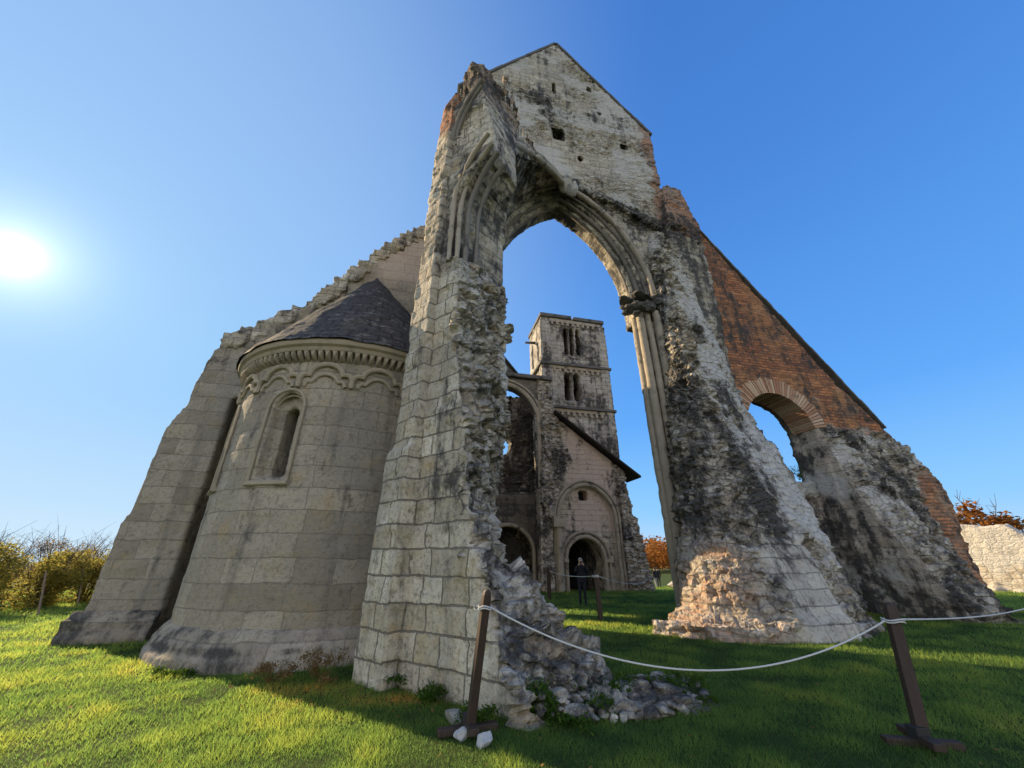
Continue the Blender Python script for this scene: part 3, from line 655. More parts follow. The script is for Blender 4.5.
# cone roof leaning on the aisle wall
rf = MB(); apx = Vector((-5.0, .02, 10.95)); nA, nR = 72, 26
vv = []
for j in range(nR+1):
    t = j/nR; rr = (AR+.33)*(1-t)
    cx, cy = AC[0]+(apx.x-AC[0])*t, AC[1]+(apx.y-AC[1])*t
    for i in range(nA+1):
        a = R(-195)+R(210)*i/nA; vv.append((cx+rr*math.cos(a), cy+rr*math.sin(a), 6.12+(apx.z-6.12)*t))
Pn = np.array(vv); Pn += ((fbm(Pn*3, 4, 3)-.5)*.16)[:, None]*np.array([0, -.6, 1]); k = (nA+1)
rf.add(Pn.tolist(), [(j*k+i, j*k+i+1, (j+1)*k+i+1, (j+1)*k+i) for j in range(nR) for i in range(nA)])
T = NT('stone_roof_dark'); C = T.coord(); n1, _ = T.noise(C, 1.4, 6, .7); n2, _ = T.noise(C, 7, 6, .75); n3, _ = T.noise(C, 22, 4, .7)
col = T.mix(n2, (.032, .029, .031), (.095, .087, .083)); col = T.mix(T.ramp(n2, .58, .7, 0, .7), col, (.26, .25, .24)); col = T.mix(T.ramp(n1, .55, .7, 0, .35), col, (.14, .13, .135))
wvn = T.n('ShaderNodeTexBrick'); uvr = T.attr('uvw').outputs['Vector']; T.l(uvr, wvn.inputs['Vector']); wvn.inputs['Scale'].default_value = 1; wvn.inputs['Brick Width'].default_value = .34; wvn.inputs['Row Height'].default_value = .26; wvn.inputs['Mortar Size'].default_value = .02; wvn.inputs['Mortar Smooth'].default_value = .6
wvn.inputs['Color1'].default_value = (0, 0, 0, 1); wvn.inputs['Color2'].default_value = (1, 1, 1, 1)
col = T.mix(T.math('MULTIPLY', wvn.outputs['Color'], .35), col, (.10, .095, .10))
col = T.mix(T.math('MULTIPLY', wvn.outputs['Fac'], .5), col, (.02, .02, .024)); n4, _ = T.noise(C, 3.2, 7, .8)
col = T.mix(T.ramp(n4, .53, .63, 0, .75), col, (.24, .225, .20)); col = T.mix(T.ramp(T.noise(C, .9, 4, .6)[0], .52, .64, 0, .4), col, (.13, .13, .085))
T.bsdf(col, .85, T.math('SUBTRACT', T.math('ADD', n2, T.math('MULTIPLY', n3, .6)), T.math('MULTIPLY', wvn.outputs['Fac'], .7)), 1., .06, .2)
ro = build('roof', rf, T.m, apse, True)
me = ro.data; P, N = arrays(me); a = np.arctan2(P[:, 1]-AC[1], P[:, 0]-AC[0]); setattr_mesh(me, np.stack([a*1.6, (P[:, 2])*1.0, 0*a], 1), np.zeros((len(P), 3)), np.zeros(len(P)))

# --- south aisle wall with stepped stone coping
aw = MB().ext([(-2.9, -.5), (-2.9, 14.3), (-3.76, 13.4), (-5.08, 11.95), (-6.17, 10.2), (-7.22, 9.1), (-8.2, 8.25), (-9.2, 7.35), (-9.32, 6.4), (-9.34, 5.6), (-9.6, 4.9), (-9.64, 2.7), (-9.74, 2.45), (-9.76, -.5)], -.02, 1.25)
def aisle_fn(P, N):
    p, q, z = P.T; w = fbm(P*.9, 44, 3)-.5
    pla = sst(-5.3, -4.6, p+w)*sst(10.6, 11.2, z+w*.5)*sst(-.6, -.2, -N[:, 2])
    return .05+.3*sst(.4, .9, N[:, 2]), 0, pla*.8, .22+.35*sst(1.2, 0, np.abs(z-(8.0+.9*(p+8.2))))*sst(-5.5, -7, p)+.3*sst(.8, .5, z)
aisle = solid('aisle_wall', [(aw, [MB().box((-8.28, -.5, -1), (-3.2, 1.0, 5.9))])], .07, aisle_fn, CH, M_APSE, amp=.5, seed=7, label='sloping ashlar aisle wall behind the apse')
pts = [(-3.5, 13.75), (-5.08, 12.0), (-6.17, 10.25), (-7.22, 9.15), (-8.2, 8.3), (-9.05, 7.5)]
m = MB()
def along(pts, d):
    for a, b in zip(pts[:-1], pts[1:]):
        L = math.hypot(b[0]-a[0], b[1]-a[1])
        if d <= L: return a[0]+(b[0]-a[0])*d/L, a[1]+(b[1]-a[1])*d/L
        d -= L
    return pts[-1]
tot = sum(math.hypot(b[0]-a[0], b[1]-a[1]) for a, b in zip(pts[:-1], pts[1:])); d = 0
while d < tot-.15:
    w = random.uniform(.28, .46); h = random.uniform(.24, .34); p, z = along(pts, d); jq = random.uniform(-.05, .05)
    m.box((p-w*.8, -.06+jq, z-.4), (p+.14, 1.30+jq, z+h*.35+random.uniform(-.05, .06))); d += random.uniform(.2, .40)
solid('stepped_coping', [(m, [])], .05, lambda P, N: (.25, 0, 0, .55), aisle, M_STONE, amp=.8, seed=63)
prof = [(-.02, -.5), (-.32, -.5), (-.32, .12), (-.24, .28), (-.24, .40), (-.13, .54), (-.02, .62)]
pl = MB(); v = []
for p in np.linspace(-9.92, -8.24, 12): v.append([(p, q, z) for q, z in prof])
pl.loft(v); v = []
pl.box((-9.95, -.28, -.5), (-9.7, 1.4, .45))
solid('plinth', [(pl, [])], .04, lambda P, N: (.02, 0, 0, .78+.1*N[:, 2]), aisle, M_APSE, amp=.4, seed=62)['label'] = 'black-stained projecting plinth course'

# --- north pier: torn rubble core
RL = [(-.5, [(3.5, -1.6), (3.8, -2.7), (4.6, -3.4), (5.8, -3.9), (7.1, -3.75), (8.9, -2.9), (9.6, .3), (5.72, .9)]),
      (.35, [(3.8, -1.5), (4.1, -2.5), (4.7, -3.15), (5.8, -3.6), (7.1, -3.5), (8.95, -2.7), (9.5, .3), (5.72, .9)]),
      (.5, [(4.2, -1.45), (4.35, -2.4), (4.85, -3.0), (5.8, -3.45), (7.2, -3.3), (9.0, -2.6), (9.5, .3), (5.72, .9)]),
      (1.6, [(4.5, -1.35), (4.6, -2.1), (5.0, -2.7), (5.9, -3.0), (7.5, -2.8), (9.05, -2.3), (9.5, .3), (5.75, .9)]),
      (3.0, [(5.15, -1.0), (5.25, -1.6), (5.5, -2.1), (6.2, -2.4), (7.8, -2.2), (9.3, -1.8), (9.5, .3), (5.75, .85)]),
      (4.4, [(5.5, -.6), (5.55, -1.1), (5.85, -1.6), (6.5, -1.9), (8.1, -1.7), (9.45, -1.3), (9.5, .3), (5.95, .5)]),
      (6.2, [(5.75, -.4), (5.85, -.8), (6.2, -1.2), (6.9, -1.4), (8.2, -1.2), (9.3, -.5), (9.45, .3), (5.9, .5)]),
      (8.5, [(6.15, -.3), (6.2, -.6), (6.5, -.9), (7.1, -1.05), (8.2, -.8), (9.0, -.3), (9.4, .3), (6.2, .5)]),
      (11.5, [(6.3, -.2), (6.35, -.5), (6.6, -.7), (7.2, -.75), (8.2, -.5), (8.8, -.15), (9.3, .3), (6.4, .5)]),
      (15.5, [(6.45, -.15), (6.5, -.3), (6.8, -.5), (7.4, -.5), (8.2, -.4), (8.7, -.1), (9.2, .3), (6.5, .5)])]
def pier_fn(P, N):
    p, q, z = P.T; w = fbm(P*.7, 90, 4); w2 = fbm(P*1.9, 91, 3)
    ash = sst(5.6, 6.0, p+w2-.5)*sst(2.35, 2.0, z+(w2-.5)*.6)*sst(7.6, 7.3, p)*sst(0, -1, q)
    low = sst(3.2, 2.5, z+(w2-.5)*1.5)*sst(5.7, 5.0, p); rub = np.clip((.95-ash*.95)*(1-.30*low), 0, 1)
    blk = np.exp(-(((p-5.9-.25*(z-3))/1.5)**2))*sst(1.0, 3.0, z)*sst(9.0, 5.5, z)
    stn = .53+.50*blk-.36*low+.25*sst(.42, .66, w)*sst(1.5, 3.5, z)-.1*ash+.22*sst(8.6, 9.4, p)
    lim = sst(.50, .62, fbm(P*np.array([.8, .8, .6]), 93, 4)+.10*sst(5.5, 7.5, p-.1*z)-.16*blk)*sst(.6, 2.2, z); lim = np.maximum(lim*(1-ash), .30*ash*sst(.35, .6, w2))
    return rub, low*(.12+.26*sst(.42, .6, w2)), 0*low, stn-.25*lim, lim  # brick tint at the foot paints warm sun-patch colour into the stone
solid('pier', [(MB().loft(RL), []), (MB().loft([(-.4, [(3.05, -1.8), (3.6, -2.85), (4.7, -3.5), (4.9, -1.6)]), (.30, [(3.1, -1.8), (3.65, -2.8), (4.7, -3.4), (4.9, -1.6)])]), [])], .06, pier_fn, CH, M_STONE, seed=8, amp=.72, label='massive torn rubble pier right of the arch')

# --- north aisle wall with brick half gable
nw = MB().ext([(8.6, -.5), (8.6, 18.6), (9.3, 17.4), (12.1, 12.95), (14.54, 9.1), (16.49, 6.75), (17.4, 5.85), (18.1, 5.1), (18.45, 4.5), (18.4, 3.1), (18.15, -.5)], .0, 1.3)
wcut = MB().ext(round_path(11.05, 1.65, 6.3, 4.55, 20), -.5, 2)
ncut = MB().ext([(9.4, -1), (12.72, -1), (12.70, 4.6), (9.4, 4.6)], -.5, .95)
spur = MB().loft([(-.5, [(13.0, -2.6), (14.3, -2.9), (14.6, -.7), (17.3, -.5), (17.3, .4), (12.9, .4)]), (1.5, [(12.9, -1.7), (14.2, -2.0), (14.6, -.6), (17.0, -.4), (17.0, .4), (12.8, .4)]), (3.2, [(12.8, -.9), (14.2, -1.3), (14.7, -.5), (16.4, -.3), (16.6, .4), (12.75, .4)]), (4.8, [(12.8, -.4), (13.8, -.75), (14.7, -.4), (15.7, -.2), (15.9, .4), (12.75, .4)]), (6.6, [(12.8, -.1), (13.4, -.25), (14.2, -.2), (14.6, -.1), (14.6, .4), (12.8, .4)])])
def north_fn(P, N):
    p, q, z = P.T; w = fbm(P*.9, 120, 4)-.5; w2 = fbm(P*2.2, 121, 3)-.5
    up = sst(6.55, 6.95, z+w2*.8+.15*sst(12.8, 13.2, p))
    edge = sst(8.55, 8.9, p-(.0 if True else 0)+w2*.3)
    right = sst(16.6, 17.0, p+w*1.6-.05*z)*sst(5.4, 4.6, z)
    bri = np.clip(up*edge+right*.85, 0, 1)
    rub = np.where(up > .5, .12, .85)*(1-right*.6)
    jam = (N[:, 0] < -.6)*(p > 12)*(p < 13.2); rub = np.where(jam > 0, .2, rub)
    nic = (q > .7)*(z < 4.6)*(p < 12.9); pla = np.where(nic > 0, .5, 0)*sst(-.1, .2, w)+jam*.35
    stn = .48+.40*(1-up)*sst(-.25, .12, w)*(1-right)+.10*up
    stn = np.where((N[:, 2] < -.4), stn+.3, stn); lim = (1-up)*(1-right)*sst(.54, .66, fbm(P*.9, 99, 4))  # undersides are darker
    return rub, bri, pla, stn-.2*lim, lim
north = solid('brick_wall', [(nw, [wcut, ncut]), (spur, [])], .065, north_fn, CH, M_STONE, amp=.75, seed=9, label='half gable of red brick on black-stained rubble')
coping('brick_coping', (9.25, 17.45), (16.55, 6.82), 0, 1.3, 26, .07, .05, parent=north)
# ring of radial bricks round the window arch
rg = MB(); nB = 46
for i in range(nB):
    a = R(8)+(PI-R(12))*i/nB; b = a+(PI-R(12))/nB*.82; r0, r1 = 1.62, 2.28+random.uniform(-.05, .05); q0 = -.05+random.uniform(-.015, .015)
    v = []
    for q in (q0, 1.0):
        for r, t in ((r0, a), (r1, a), (r1, b), (r0, b)): v.append((11.05+r*math.cos(t), q, 6.3+r*math.sin(t)))
    rg.add(v, [(0, 1, 2, 3), (7, 6, 5, 4), (0, 4, 5, 1), (1, 5, 6, 2), (2, 6, 7, 3), (3, 7, 4, 0)])
T = NT('pale_brick'); C = T.coord(); rnd = T.n('ShaderNodeNewGeometry').outputs['Random Per Island']; n1, _ = T.noise(C, 4, 5, .7)
T.bsdf(T.mix(T.ramp(n1, .52, .7, 0, .6), T.mix(rnd, (.34, .16, .09), (.56, .41, .28)), (.10, .085, .07)), .9, n1, .6, .03, .15)
build('arch_ring', rg, T.m, north, bevel=.012)['label'] = 'ring of pale radial bricks'
# --- unseen nave south wall, added so its arches shape the nave's sun patches
nv = MB().ext([(1.3, -.5), (1.3, 13.2), (4.5, 13.0), (8.0, 12.2), (12.9, 13.0), (12.9, -.5)], 1.4, 2.5)
nv.v = [(-q, p, z) for p, q, z in nv.v]
ncs = []
for c, hw, zz in ((3.5, 1.35, 5.6), (7.2, 1.3, 2.6), (10.7, 1.2, 3.0)):
    x = MB().ext(arch_path(c, hw, zz, 1.9, -1), 1, 3); x.v = [(-q, p, z) for p, q, z in x.v]; ncs.append(x)
for c in (3.6, 7.2, 10.7):
    x = MB().ext(arch_path(c, .35, 8.4, .6, 7.0), 1, 3); x.v = [(-q, p, z) for p, q, z in x.v]; ncs.append(x)
solid('added_nave_wall', [(nv, ncs)], .12, lambda P, N: (.3, 0, 0, .4), CH, M_STONE, amp=.6, seed=13)

# ------------------------------------------------------------------ the west front with the bell tower
def B2W(p, q, z=0): return (p*math.cos(ANG)-q*math.sin(ANG), 12+p*math.sin(ANG)+q*math.cos(ANG), z)
WO = (6.0, 14.0, -.4)
WF = thing('west_front', B2W(*WO), 'distant square bell tower and west front ruin seen through the arch', 'church ruin', ANG); ORG['west_front'] = WO
TP0, TP1, TQ0, TQ1 = 5.92, 11.72, 14.6, 18.4
tw = MB().box((TP0, TQ0, -.8), (TP1, TQ1, 21.1))
tcut = []
for c, z0, z1 in ((8.13, 17.4, 20.1), (8.68, 17.4, 20.1), (9.23, 17.4, 20.1)):
    tcut.append(MB().ext(round_path(c, .19, z1-.19, z0, 8), TQ0-.5, TQ0+3)); 
for c in (8.05, 8.82):
    tcut.append(MB().ext(round_path(c, .29, 15.4, 13.2, 8), TQ0-.5, TQ0+3))
for c, z0, z1, w in ((17.4, 17.2, 19.6, .22), (17.4, 13.2, 15.4, .25), (15.8, 17.2, 18.9, .2)):
    x = MB().ext(round_path(c, w, z1-w, z0, 8), -TP0-3, -TP0+.5); x.v = [(-q, p, z) for p, q, z in x.v]; tcut.append(x)
twp = [(tw, tcut)]
for p0, p1 in ((TP0-.12, TP0+.75), (TP1-.75, TP1+.12)):
    twp.append((MB().box((p0, TQ0-.14, -.8), (p1, TQ0+.5, 20.6)), []))
def tower_fn(P, N):
    z = P[:, 2]; w = fbm(P*.6, 150, 4)
    return .3*sst(.45, .6, w)+.12, 0, 0, .54+.3*sst(12, 9, z)+.2*sst(.5, .62, w)+.2*sst(19.8, 20.8, z)
twp[0][1].append(MB().ext(round_path(7.85, 1.22, 1.75, -1, 18), 13.8, 18.0))
tower = solid('bell_tower', twp, .10, tower_fn, WF, M_FAR, amp=.6, seed=14, label='square weathered limestone bell tower')
for z in (16.35, 12.55):
    build('string_course', MB().box((TP0-.24, TQ0-.26, z-.1), (TP1+.24, TQ1+.2, z+.12)), M_BLACKSTONE, tower, bevel=.04)
for x0_, x1_, z0_ in ((TP0-.08, 8.72, 20.98), (8.92, TP1+.08, 20.94)):
    worn(build('parapet', MB().box((x0_, TQ0-.16, z0_), (x1_, TQ1+.1, z0_+.34)), M_BLACKSTONE, tower, bevel=.05), .01)
for z in (20.55, 16.0, 12.2):
    cb = MB()
    for i in range(9):
        p = TP0+1.0+i*(TP1-TP0-2.0)/8
        cb.box((p-.1, TQ0-.13, z-.3), (p+.1, TQ0+.1, z+.01))
    cb.box((TP0+.76, TQ0-.10, z), (TP1-.76, TQ0+.1, z+.28))
    for i in range(8):
        p = TP0+1.0+(i+.5)*(TP1-TP0-2.0)/8; cb.tube([(p-.2, TQ0-.05, z-.08), (p-.14, TQ0-.05, z+.06), (p, TQ0-.05, z+.12), (p+.14, TQ0-.05, z+.06), (p+.2, TQ0-.05, z-.08)], .06, 6)
    build('corbel_table', cb, M_MOULD, tower)
build('spout', MB().tube([(TP0-.9, 16.6, 19.35), (TP0+.2, 16.6, 19.45)], [.10, .16], 6), M_BLACKSTONE, tower)
for c in (8.405, 8.955): build('column', MB().tube([(c, TQ0+.2, z) for z in (17.4, 17.6, 19.7, 20.1)], [.12, .08, .08, .13], 8), M_MOULD, tower, True)
build('column', MB().tube([(8.435, TQ0+.2, z) for z in (13.2, 13.4, 15.1, 15.5)], [.14, .09, .09, .15], 8), M_MOULD, tower, True)
# aisle front with its half gable
af = MB().ext([(4.95, -.8), (4.95, 14.1), (6.0, 14.1), (6.3, 11.15), (11.3, 7.45), (11.3, -.8)], 13.1, 14.5)
dcut = MB().ext(round_path(7.85, 1.25, 1.75, -1, 18), 12, 13.1+.9)
dcut2 = MB().ext(round_path(7.85, 1.22, 1.75, -1, 18), 13.8, 18)
wcut2 = MB().box((7.68, 12, 5.35), (8.3, 15, 6.0)); 
bcut = MB().ext(arch_path(8.1, 1.95, 4.2, 2.1, -1), 12.5, 13.22)
rp = MB().loft([(-.8, [(10.4, 12.6), (12.15, 12.5), (12.2, 14.6), (10.4, 14.6)]), (3.5, [(10.5, 12.75), (11.75, 12.7), (11.8, 14.6), (10.4, 14.6)]), (5.6, [(10.55, 12.8), (11.3, 12.8), (11.4, 14.6), (10.4, 14.6)]), (7.4, [(10.55, 12.9), (11.1, 12.9), (11.1, 14.6), (10.4, 14.6)])])
lp = MB().loft([(-.8, [(4.75, 12.75), (5.6, 12.75), (5.6, 13.6), (4.75, 13.6)]), (4.0, [(4.8, 12.8), (5.6, 12.8), (5.6, 13.6), (4.75, 13.6)]), (6.3, [(5.0, 12.8), (6.4, 12.9), (6.4, 13.6), (4.8, 13.6)]), (8.0, [(5.2, 12.8), (7.3, 12.95), (7.1, 13.6), (4.8, 13.6)]), (9.5, [(5.3, 12.8), (6.7, 12.95), (6.7, 13.6), (4.8, 13.6)]), (13.0, [(5.2, 12.85), (6.0, 12.95), (6.0, 13.6), (4.8, 13.6)])])
def front_fn(P, N):
    p, q, z = P.T; w = fbm(P*1.1, 160, 4)-.5
    pla = sst(6.6, 7.1, p+w*1.2+.25*(z-8)*(z > 7)*0)*sst(10.6, 10.3, p)*sst(12.99, 13.05, q)
    pla = pla*np.where(z < 3.4, .15, 1)
    rub = np.clip(sst(10.3, 10.6, p+w)+sst(13.02, 12.97, q)*.85+sst(7.0, 6.2, p+w)*sst(4, 6, z)*.7, 0, 1)*(1-pla*.8)
    stn = .44+.35*sst(0, .15, w)*(1-pla)+.45*sst(7.1, 6.4, p)*sst(5.5, 7, z)*sst(10.5, 9, z)*sst(-.2, .1, w)-.05*pla
    return rub, 0, pla*.95, stn
front = solid('aisle_front', [(af, [dcut2, dcut, wcut2, bcut]), (rp, []), (lp, [])], .08, front_fn, WF, M_STONE, amp=.6, seed=15, label='aisle front of pink plaster and rubble')
build('doorway', MB().box((6.3, 17.7, -.9), (9.4, 17.9, 3.4)), M_VOID, front)['label'] = 'dark panel for the shade inside the round-arched doorway'
dm = MB()
for r, q, th in ((1.32, 13.12, .12), (1.62, 13.08, .09)): dm.tube([(p, q, z) for p, z in round_path(7.85, r, 1.75, -.6, 20)], th, 8)
for s in (-1, 1): dm.box((7.85+s*1.5-.28, 12.95, 1.55), (7.85+s*1.5+.28, 13.3, 1.78))
build('door_moulding', dm, M_MOULD, front, True)
bmld = MB()
for off, q, th in ((.08, 13.02, .14), (.34, 13.0, .10)): bmld.tube([(p, q, z) for p, z in arch_path(8.1, 1.95+off, 4.2, 2.1+off, -.6, 16)], th, 8)
build('blind_arch_moulding', bmld, M_MOULD, front, True)
ck = MB(); ck.tube([(6.0, 12.85, z) for z in (-.6, 3.6)], .2, 10); ck.box((5.62, 12.55, 3.6), (6.4, 13.1, 4.25)); ck.box((5.7, 12.6, -.7), (6.3, 13.1, -.1))
build('half_column', ck, M_MOULD, front)
wf = MB(); wf.box((7.68, 13.9, 5.35), (8.3, 13.95, 6.0)); build('window', wf, M_VOID, front)  # dark sheet painting the shade inside this opening
rfm = MB(); 
for (q0, q1, dz, th) in ((12.55, 14.62, .06, .16),):
    rfm.ext([(6.1, 11.42), (12.2, 6.95), (12.2, 7.08), (6.1, 11.52)], q0, q1)
build('roof', rfm, M_TILE, front)['label'] = 'dark sloping lean-to roof with overhanging eave'
st_ = MB().box((-7.1, 14.6, -.8), (-1.42, 20.0, 17.5))  # unseen second tower, added to block sun from the north jamb
solid('added_tower_stump', [(st_, [MB().ext(arch_path(-4.2, 2.2, 4.6, 2.4, -1.5, 12), 14, 21)])], .16, lambda P, N: (.4, 0, 0, .5), WF, M_FAR, amp=.7, seed=18)
# gallery wall between the towers with the great nave arch
gl = MB().ext([(-1.4, -.8), (-1.4, 14.0), (5.0, 14.0), (5.0, -.8)], 13.2, 14.2)
gcut = MB().ext(arch_path(2.2, 2.75, 10.7, 2.75, -1, 14), 12, 16)
gback = MB().ext([(-1.2, -.8), (-1.2, 10.6), (1.2, 10.3), (2.0, 11.6), (2.6, 13.9), (5.6, 13.9), (5.6, -.8)], 16.2, 17.2)
gh = MB().add(*lump_mesh((2.6, 16.7, 9.75), (1.05, 2.2, .95), 71, 1, .25))
gl2 = MB().ext(round_path(3.1, 1.55, 2.1, -1, 16), 15, 19)
gmid = MB().box((-2.8, 14.3, 4.55), (5.2, 20.2, 5.0))  # slab extended back over the porch to shade its inside
flr = [(gl, [gcut]), (MB().ext([(-1.45, 13.7), (-1.45, 17.45), (1.05, 17.45), (3.6, 14.2), (3.6, 13.7)], 13.35, 14.2), []), (gback, [gh, gl2]), (gmid, []), (MB().ext([(-1, 4.4), (-1, 5.9), (5.1, 5.9), (5.1, 4.4)], 14.25, 14.7), []), (MB().ext([(-1, -.8), (-1, 4.5), (5.2, 4.5), (5.2, -.8)], 14.25, 14.8), [MB().ext(round_path(3.0, 1.65, 2.05, -1, 16), 13, 16)])]
gal = solid('gallery_wall', flr, .09, lambda P, N: (np.where(P[:, 1] > 14.3, .9, .15), 0, 0, np.where(P[:, 1] > 14.25, 1., .45)), WF, M_DARKWALL, amp=.6, seed=16, label='near-black gallery wall with nave arch and broken rose window')  # darkest behind the front face
gm = MB()
for off, q, th in ((.06, 13.2, .16), (.36, 13.12, .10)): gm.tube([(p, q, z) for p, z in arch_path(2.2, 2.75+off, 10.7, 2.75+off, -.6, 16)], th, 8)
build('nave_arch_moulding', gm, M_MOULD, gal, True)
gm = MB().tube([(p, 14.22, z) for p, z in round_path(3.0, 1.75, 2.05, -.5, 18)], .13, 8); build('gallery_arch_moulding', gm, M_MOULD, gal, True)
build('capstone', MB().box((-1.5, 12.95, 14.05), (6.15, 14.5, 14.36)), M_BLACKSTONE, gal, bevel=.05)
rr = MB().ext([(1.0, 17.45), (3.65, 14.2), (3.65, 14.38), (1.0, 17.65)], 13.25, 14.3); build('roof_slope', rr, M_TILE, gal)
bb = MB().box((-.6, 20.8, -.9), (5.9, 21.1, 4.6)); 
bb2 = build('porch_wall', MB().ext([(-3, -.9), (-3, 4.4), (6, 4.4), (6, -.9)], 19.8, 20.2), M_BLACKSTONE, gal)

# ------------------------------------------------------------------ barrier posts and ropes
T = NT('dark_stained_wood'); C = T.coord(); g_, _ = T.noise(T.vmath('MULTIPLY', C, (38, 38, 2.2)), 1, 5, .65); g2_, _ = T.noise(C, 5, 4, .6)
T.bsdf(T.mix(g_, (.022, .013, .010), T.mix(g2_, (.06, .036, .026), (.10, .07, .05))), .65, g_, .8, .006, .3); M_WOOD = T.m
M_ROPE = simple('white_rope', (.55, .535, .50), .8, .12, 60)
def post(loc, top, w, label, foot, rz=0, group='rope barrier posts'):
    t = thing('barrier_post', loc, label, 'post', 0, group)
    a = Vector((0, 0, -.15)); b = Vector(top)-Vector(loc); m = MB(); d = b.normalized()
    ex = Vector((math.cos(rz), math.sin(rz), 0)); ey = Vector((-math.sin(rz), math.cos(rz), 0))
    L = []
    for k, s in ((0, 1), (.93, 1), (.965, .93), (.985, .75), (1.0, .4)):
        c = a+(b-a)*k; L.append([tuple(c+ex*(sx*w/2*s)+ey*(sy*w/2*s)) for sx, sy in ((-1, -1), (1, -1), (1, 1), (-1, 1))])
    m.loft(L); build('shaft', m, M_WOOD, t, bevel=.006)
    if foot:
        for k, (an, ln, zz) in enumerate(((foot[0], foot[1], .035), (foot[0]+PI/2, foot[1]*.8, .075))):
            f = MB().box((-ln/2, -.05, -.03), (ln/2, .05, .03)); o = build('foot', f, M_WOOD, t, bevel=.006); o.location = (0, 0, zz+.0); o.rotation_euler = (0, 0, an)
        br = MB().box((-w*.62, -w*.62, .06), (w*.62, w*.62, .16)); build('bracket', br, M_IRON, t, bevel=.006)
    return t
PA = (-.45, 5.0, gz(-.45, 5.0)); PAt = (-.265, 4.62, 1.33)
PB = (3.86, 4.68, gz(3.86, 4.68)); PBt = (4.08, 4.74, 1.20)
post(PA, PAt, .085, 'leaning dark wooden rope post with stones round its foot, before the choir wall', (R(20), .62), R(25))
post(PB, PBt, .10, 'dark wooden rope post on a cross foot, alone on the right lawn', (R(-12), .62), R(-18))
PC = (1.72, 20.0, gz(1.72, 20)); PD = (2.6, 13.0, gz(2.6, 13))
post(PC, (1.72, 20.0, 1.35), .17, 'thin far rope post at the foot of the broken choir rubble', None)
post(PD, (2.55, 13.0, 1.36), .13, 'upright far rope post standing beside the dark-clothed visitor', None)
def rope(a, b, sag, label, r=.012, coil=(), tail=()):
    a, b = Vector(a), Vector(b); m = MB()
    m.tube([a+(b-a)*(i/40)-Vector((0, 0, sag*4*(i/40)*(1-i/40))) for i in range(41)], r, 7)
    for c, rad, w in coil:
        for j in range(2):
            m.tube([Vector(c)+Vector((rad*math.cos(t), rad*math.sin(t), (j-.5)*r*2.4+.008*math.sin(3*t))) for t in np.linspace(0, 2*PI, 18, endpoint=False)], r*.9, 6, True)
    for tl in tail: m.tube(tl, r*.7, 6)
    o = build('barrier_rope', m, M_ROPE, None, True); return tag(o, label, 'rope', 'barrier ropes')
ka = Vector(PA)+(Vector(PAt)-Vector(PA))*.87; kb = Vector(PB)+(Vector(PBt)-Vector(PB))*.86
ka = Vector((ka.x, ka.y, ka.z)); kb = Vector((kb.x, kb.y, kb.z))
rope(ka+Vector((.06, 0, 0)), kb+Vector((-.08, 0, 0)), .49, 'slack white rope sagging between the leaning post and the right post', .0085, [(ka, .068, 0), (kb, .092, 0)],
     [[ka+Vector((-.05, -.03, 0)), ka+Vector((-.12, -.02, .02)), ka+Vector((-.1, -.05, -.02)), ka+Vector((-.03, -.06, -.01))]])
rope(kb+Vector((.08, 0, .01)), (9.3, 7.95, .84), .05, 'white rope running off to the right from the right post', .0085)
rope((1.74, 20, 1.22), (2.52, 13.0, 1.2), .10, 'thin white rope between the two far posts in the nave', .014, [(Vector((2.55, 13, 1.2)), .09, 0)])
rope((2.62, 13, 1.2), B2W(11.6, 12.55, .55), .2, 'thin white rope from the far post to the aisle front corner pier', .012)
def stone(loc, rad, seed, label, grp=None, name='stone', cat='stone', mat=None):
    m = MB().add(*rock_mesh((0, 0, rad[2]*.75), [x*1.2 for x in rad], seed, 3)); o = build(name, m, mat or M_ROCK, None); o.location = loc
    return tag(o, label, cat, grp)
M_PALE = plain_stone('pale_stone', (.40, .385, .36), (.58, .56, .52), 5, (.12, .11, .10), .6)
stone((-.50, 4.86, .0), (.085, .07, .06), 201, 'white stone at the post foot, left of the pair in front', 'stones at the post foot', mat=M_PALE)
stone((-.28, 4.74, .0), (.075, .085, .075), 202, 'white stone at the post foot, right of the pair in front', 'stones at the post foot', mat=M_PALE)
stone((-.62, 5.22, .04), (.15, .07, .07), 203, 'grey brick-shaped stone lying behind the post foot', 'stones at the post foot', mat=M_PLINTH)

# ------------------------------------------------------------------ rubble mound: broken footing of the lost choir
path = [(-1.1, -6.1, .72), (-.6, -6.15, .40), (0, -6.2, .20), (.45, -6.2, .30), (.8, -6.12, .16), (1.15, -6.05, .02)]
L = []
for (p, q, h) in path:
    x, y, _ = B2W(p, q); L.append([(x-.05, y-.45-h*.3, -.3), (x+.05, y-.34, h*.2), (x+.05, y-.12, h*.6), (x+.05, y+.2, h*.7), (x+.05, y+.55, h*.2), (x, y+.8, -.3)])
mm = MB().loft(L)
for k in range(620):
    i = random.randint(0, 4); t = random.random(); a, b = path[i], path[i+1]
    p, q, h = [a[j]+(b[j]-a[j])*t for j in range(3)]; x, y, _ = B2W(p, q); dy = random.uniform(-.66, .55); s_ = random.uniform(.02, .07)*(1.9 if random.random() < .10 else 1)
    mm.add(*rock_mesh((x, y+dy, max(.0, h*.78*(1-abs(dy)*1.2))+s_*.2), (s_*1.35, s_*1.1, s_*.8), 300+k))
mo = build('rubble_mound', mm, M_STONE); me = mo.data; P, N = arrays(me)
setattr_mesh(me, P, np.stack([np.full(len(P), .75), 0*P[:, 0], 0*P[:, 0]], 1), .82+.3*sst(.42, .6, fbm(P*1.7, 7, 3)))
tag(mo, 'low broken heap of mossy grey rubble trailing right from the choir wall', 'rubble')

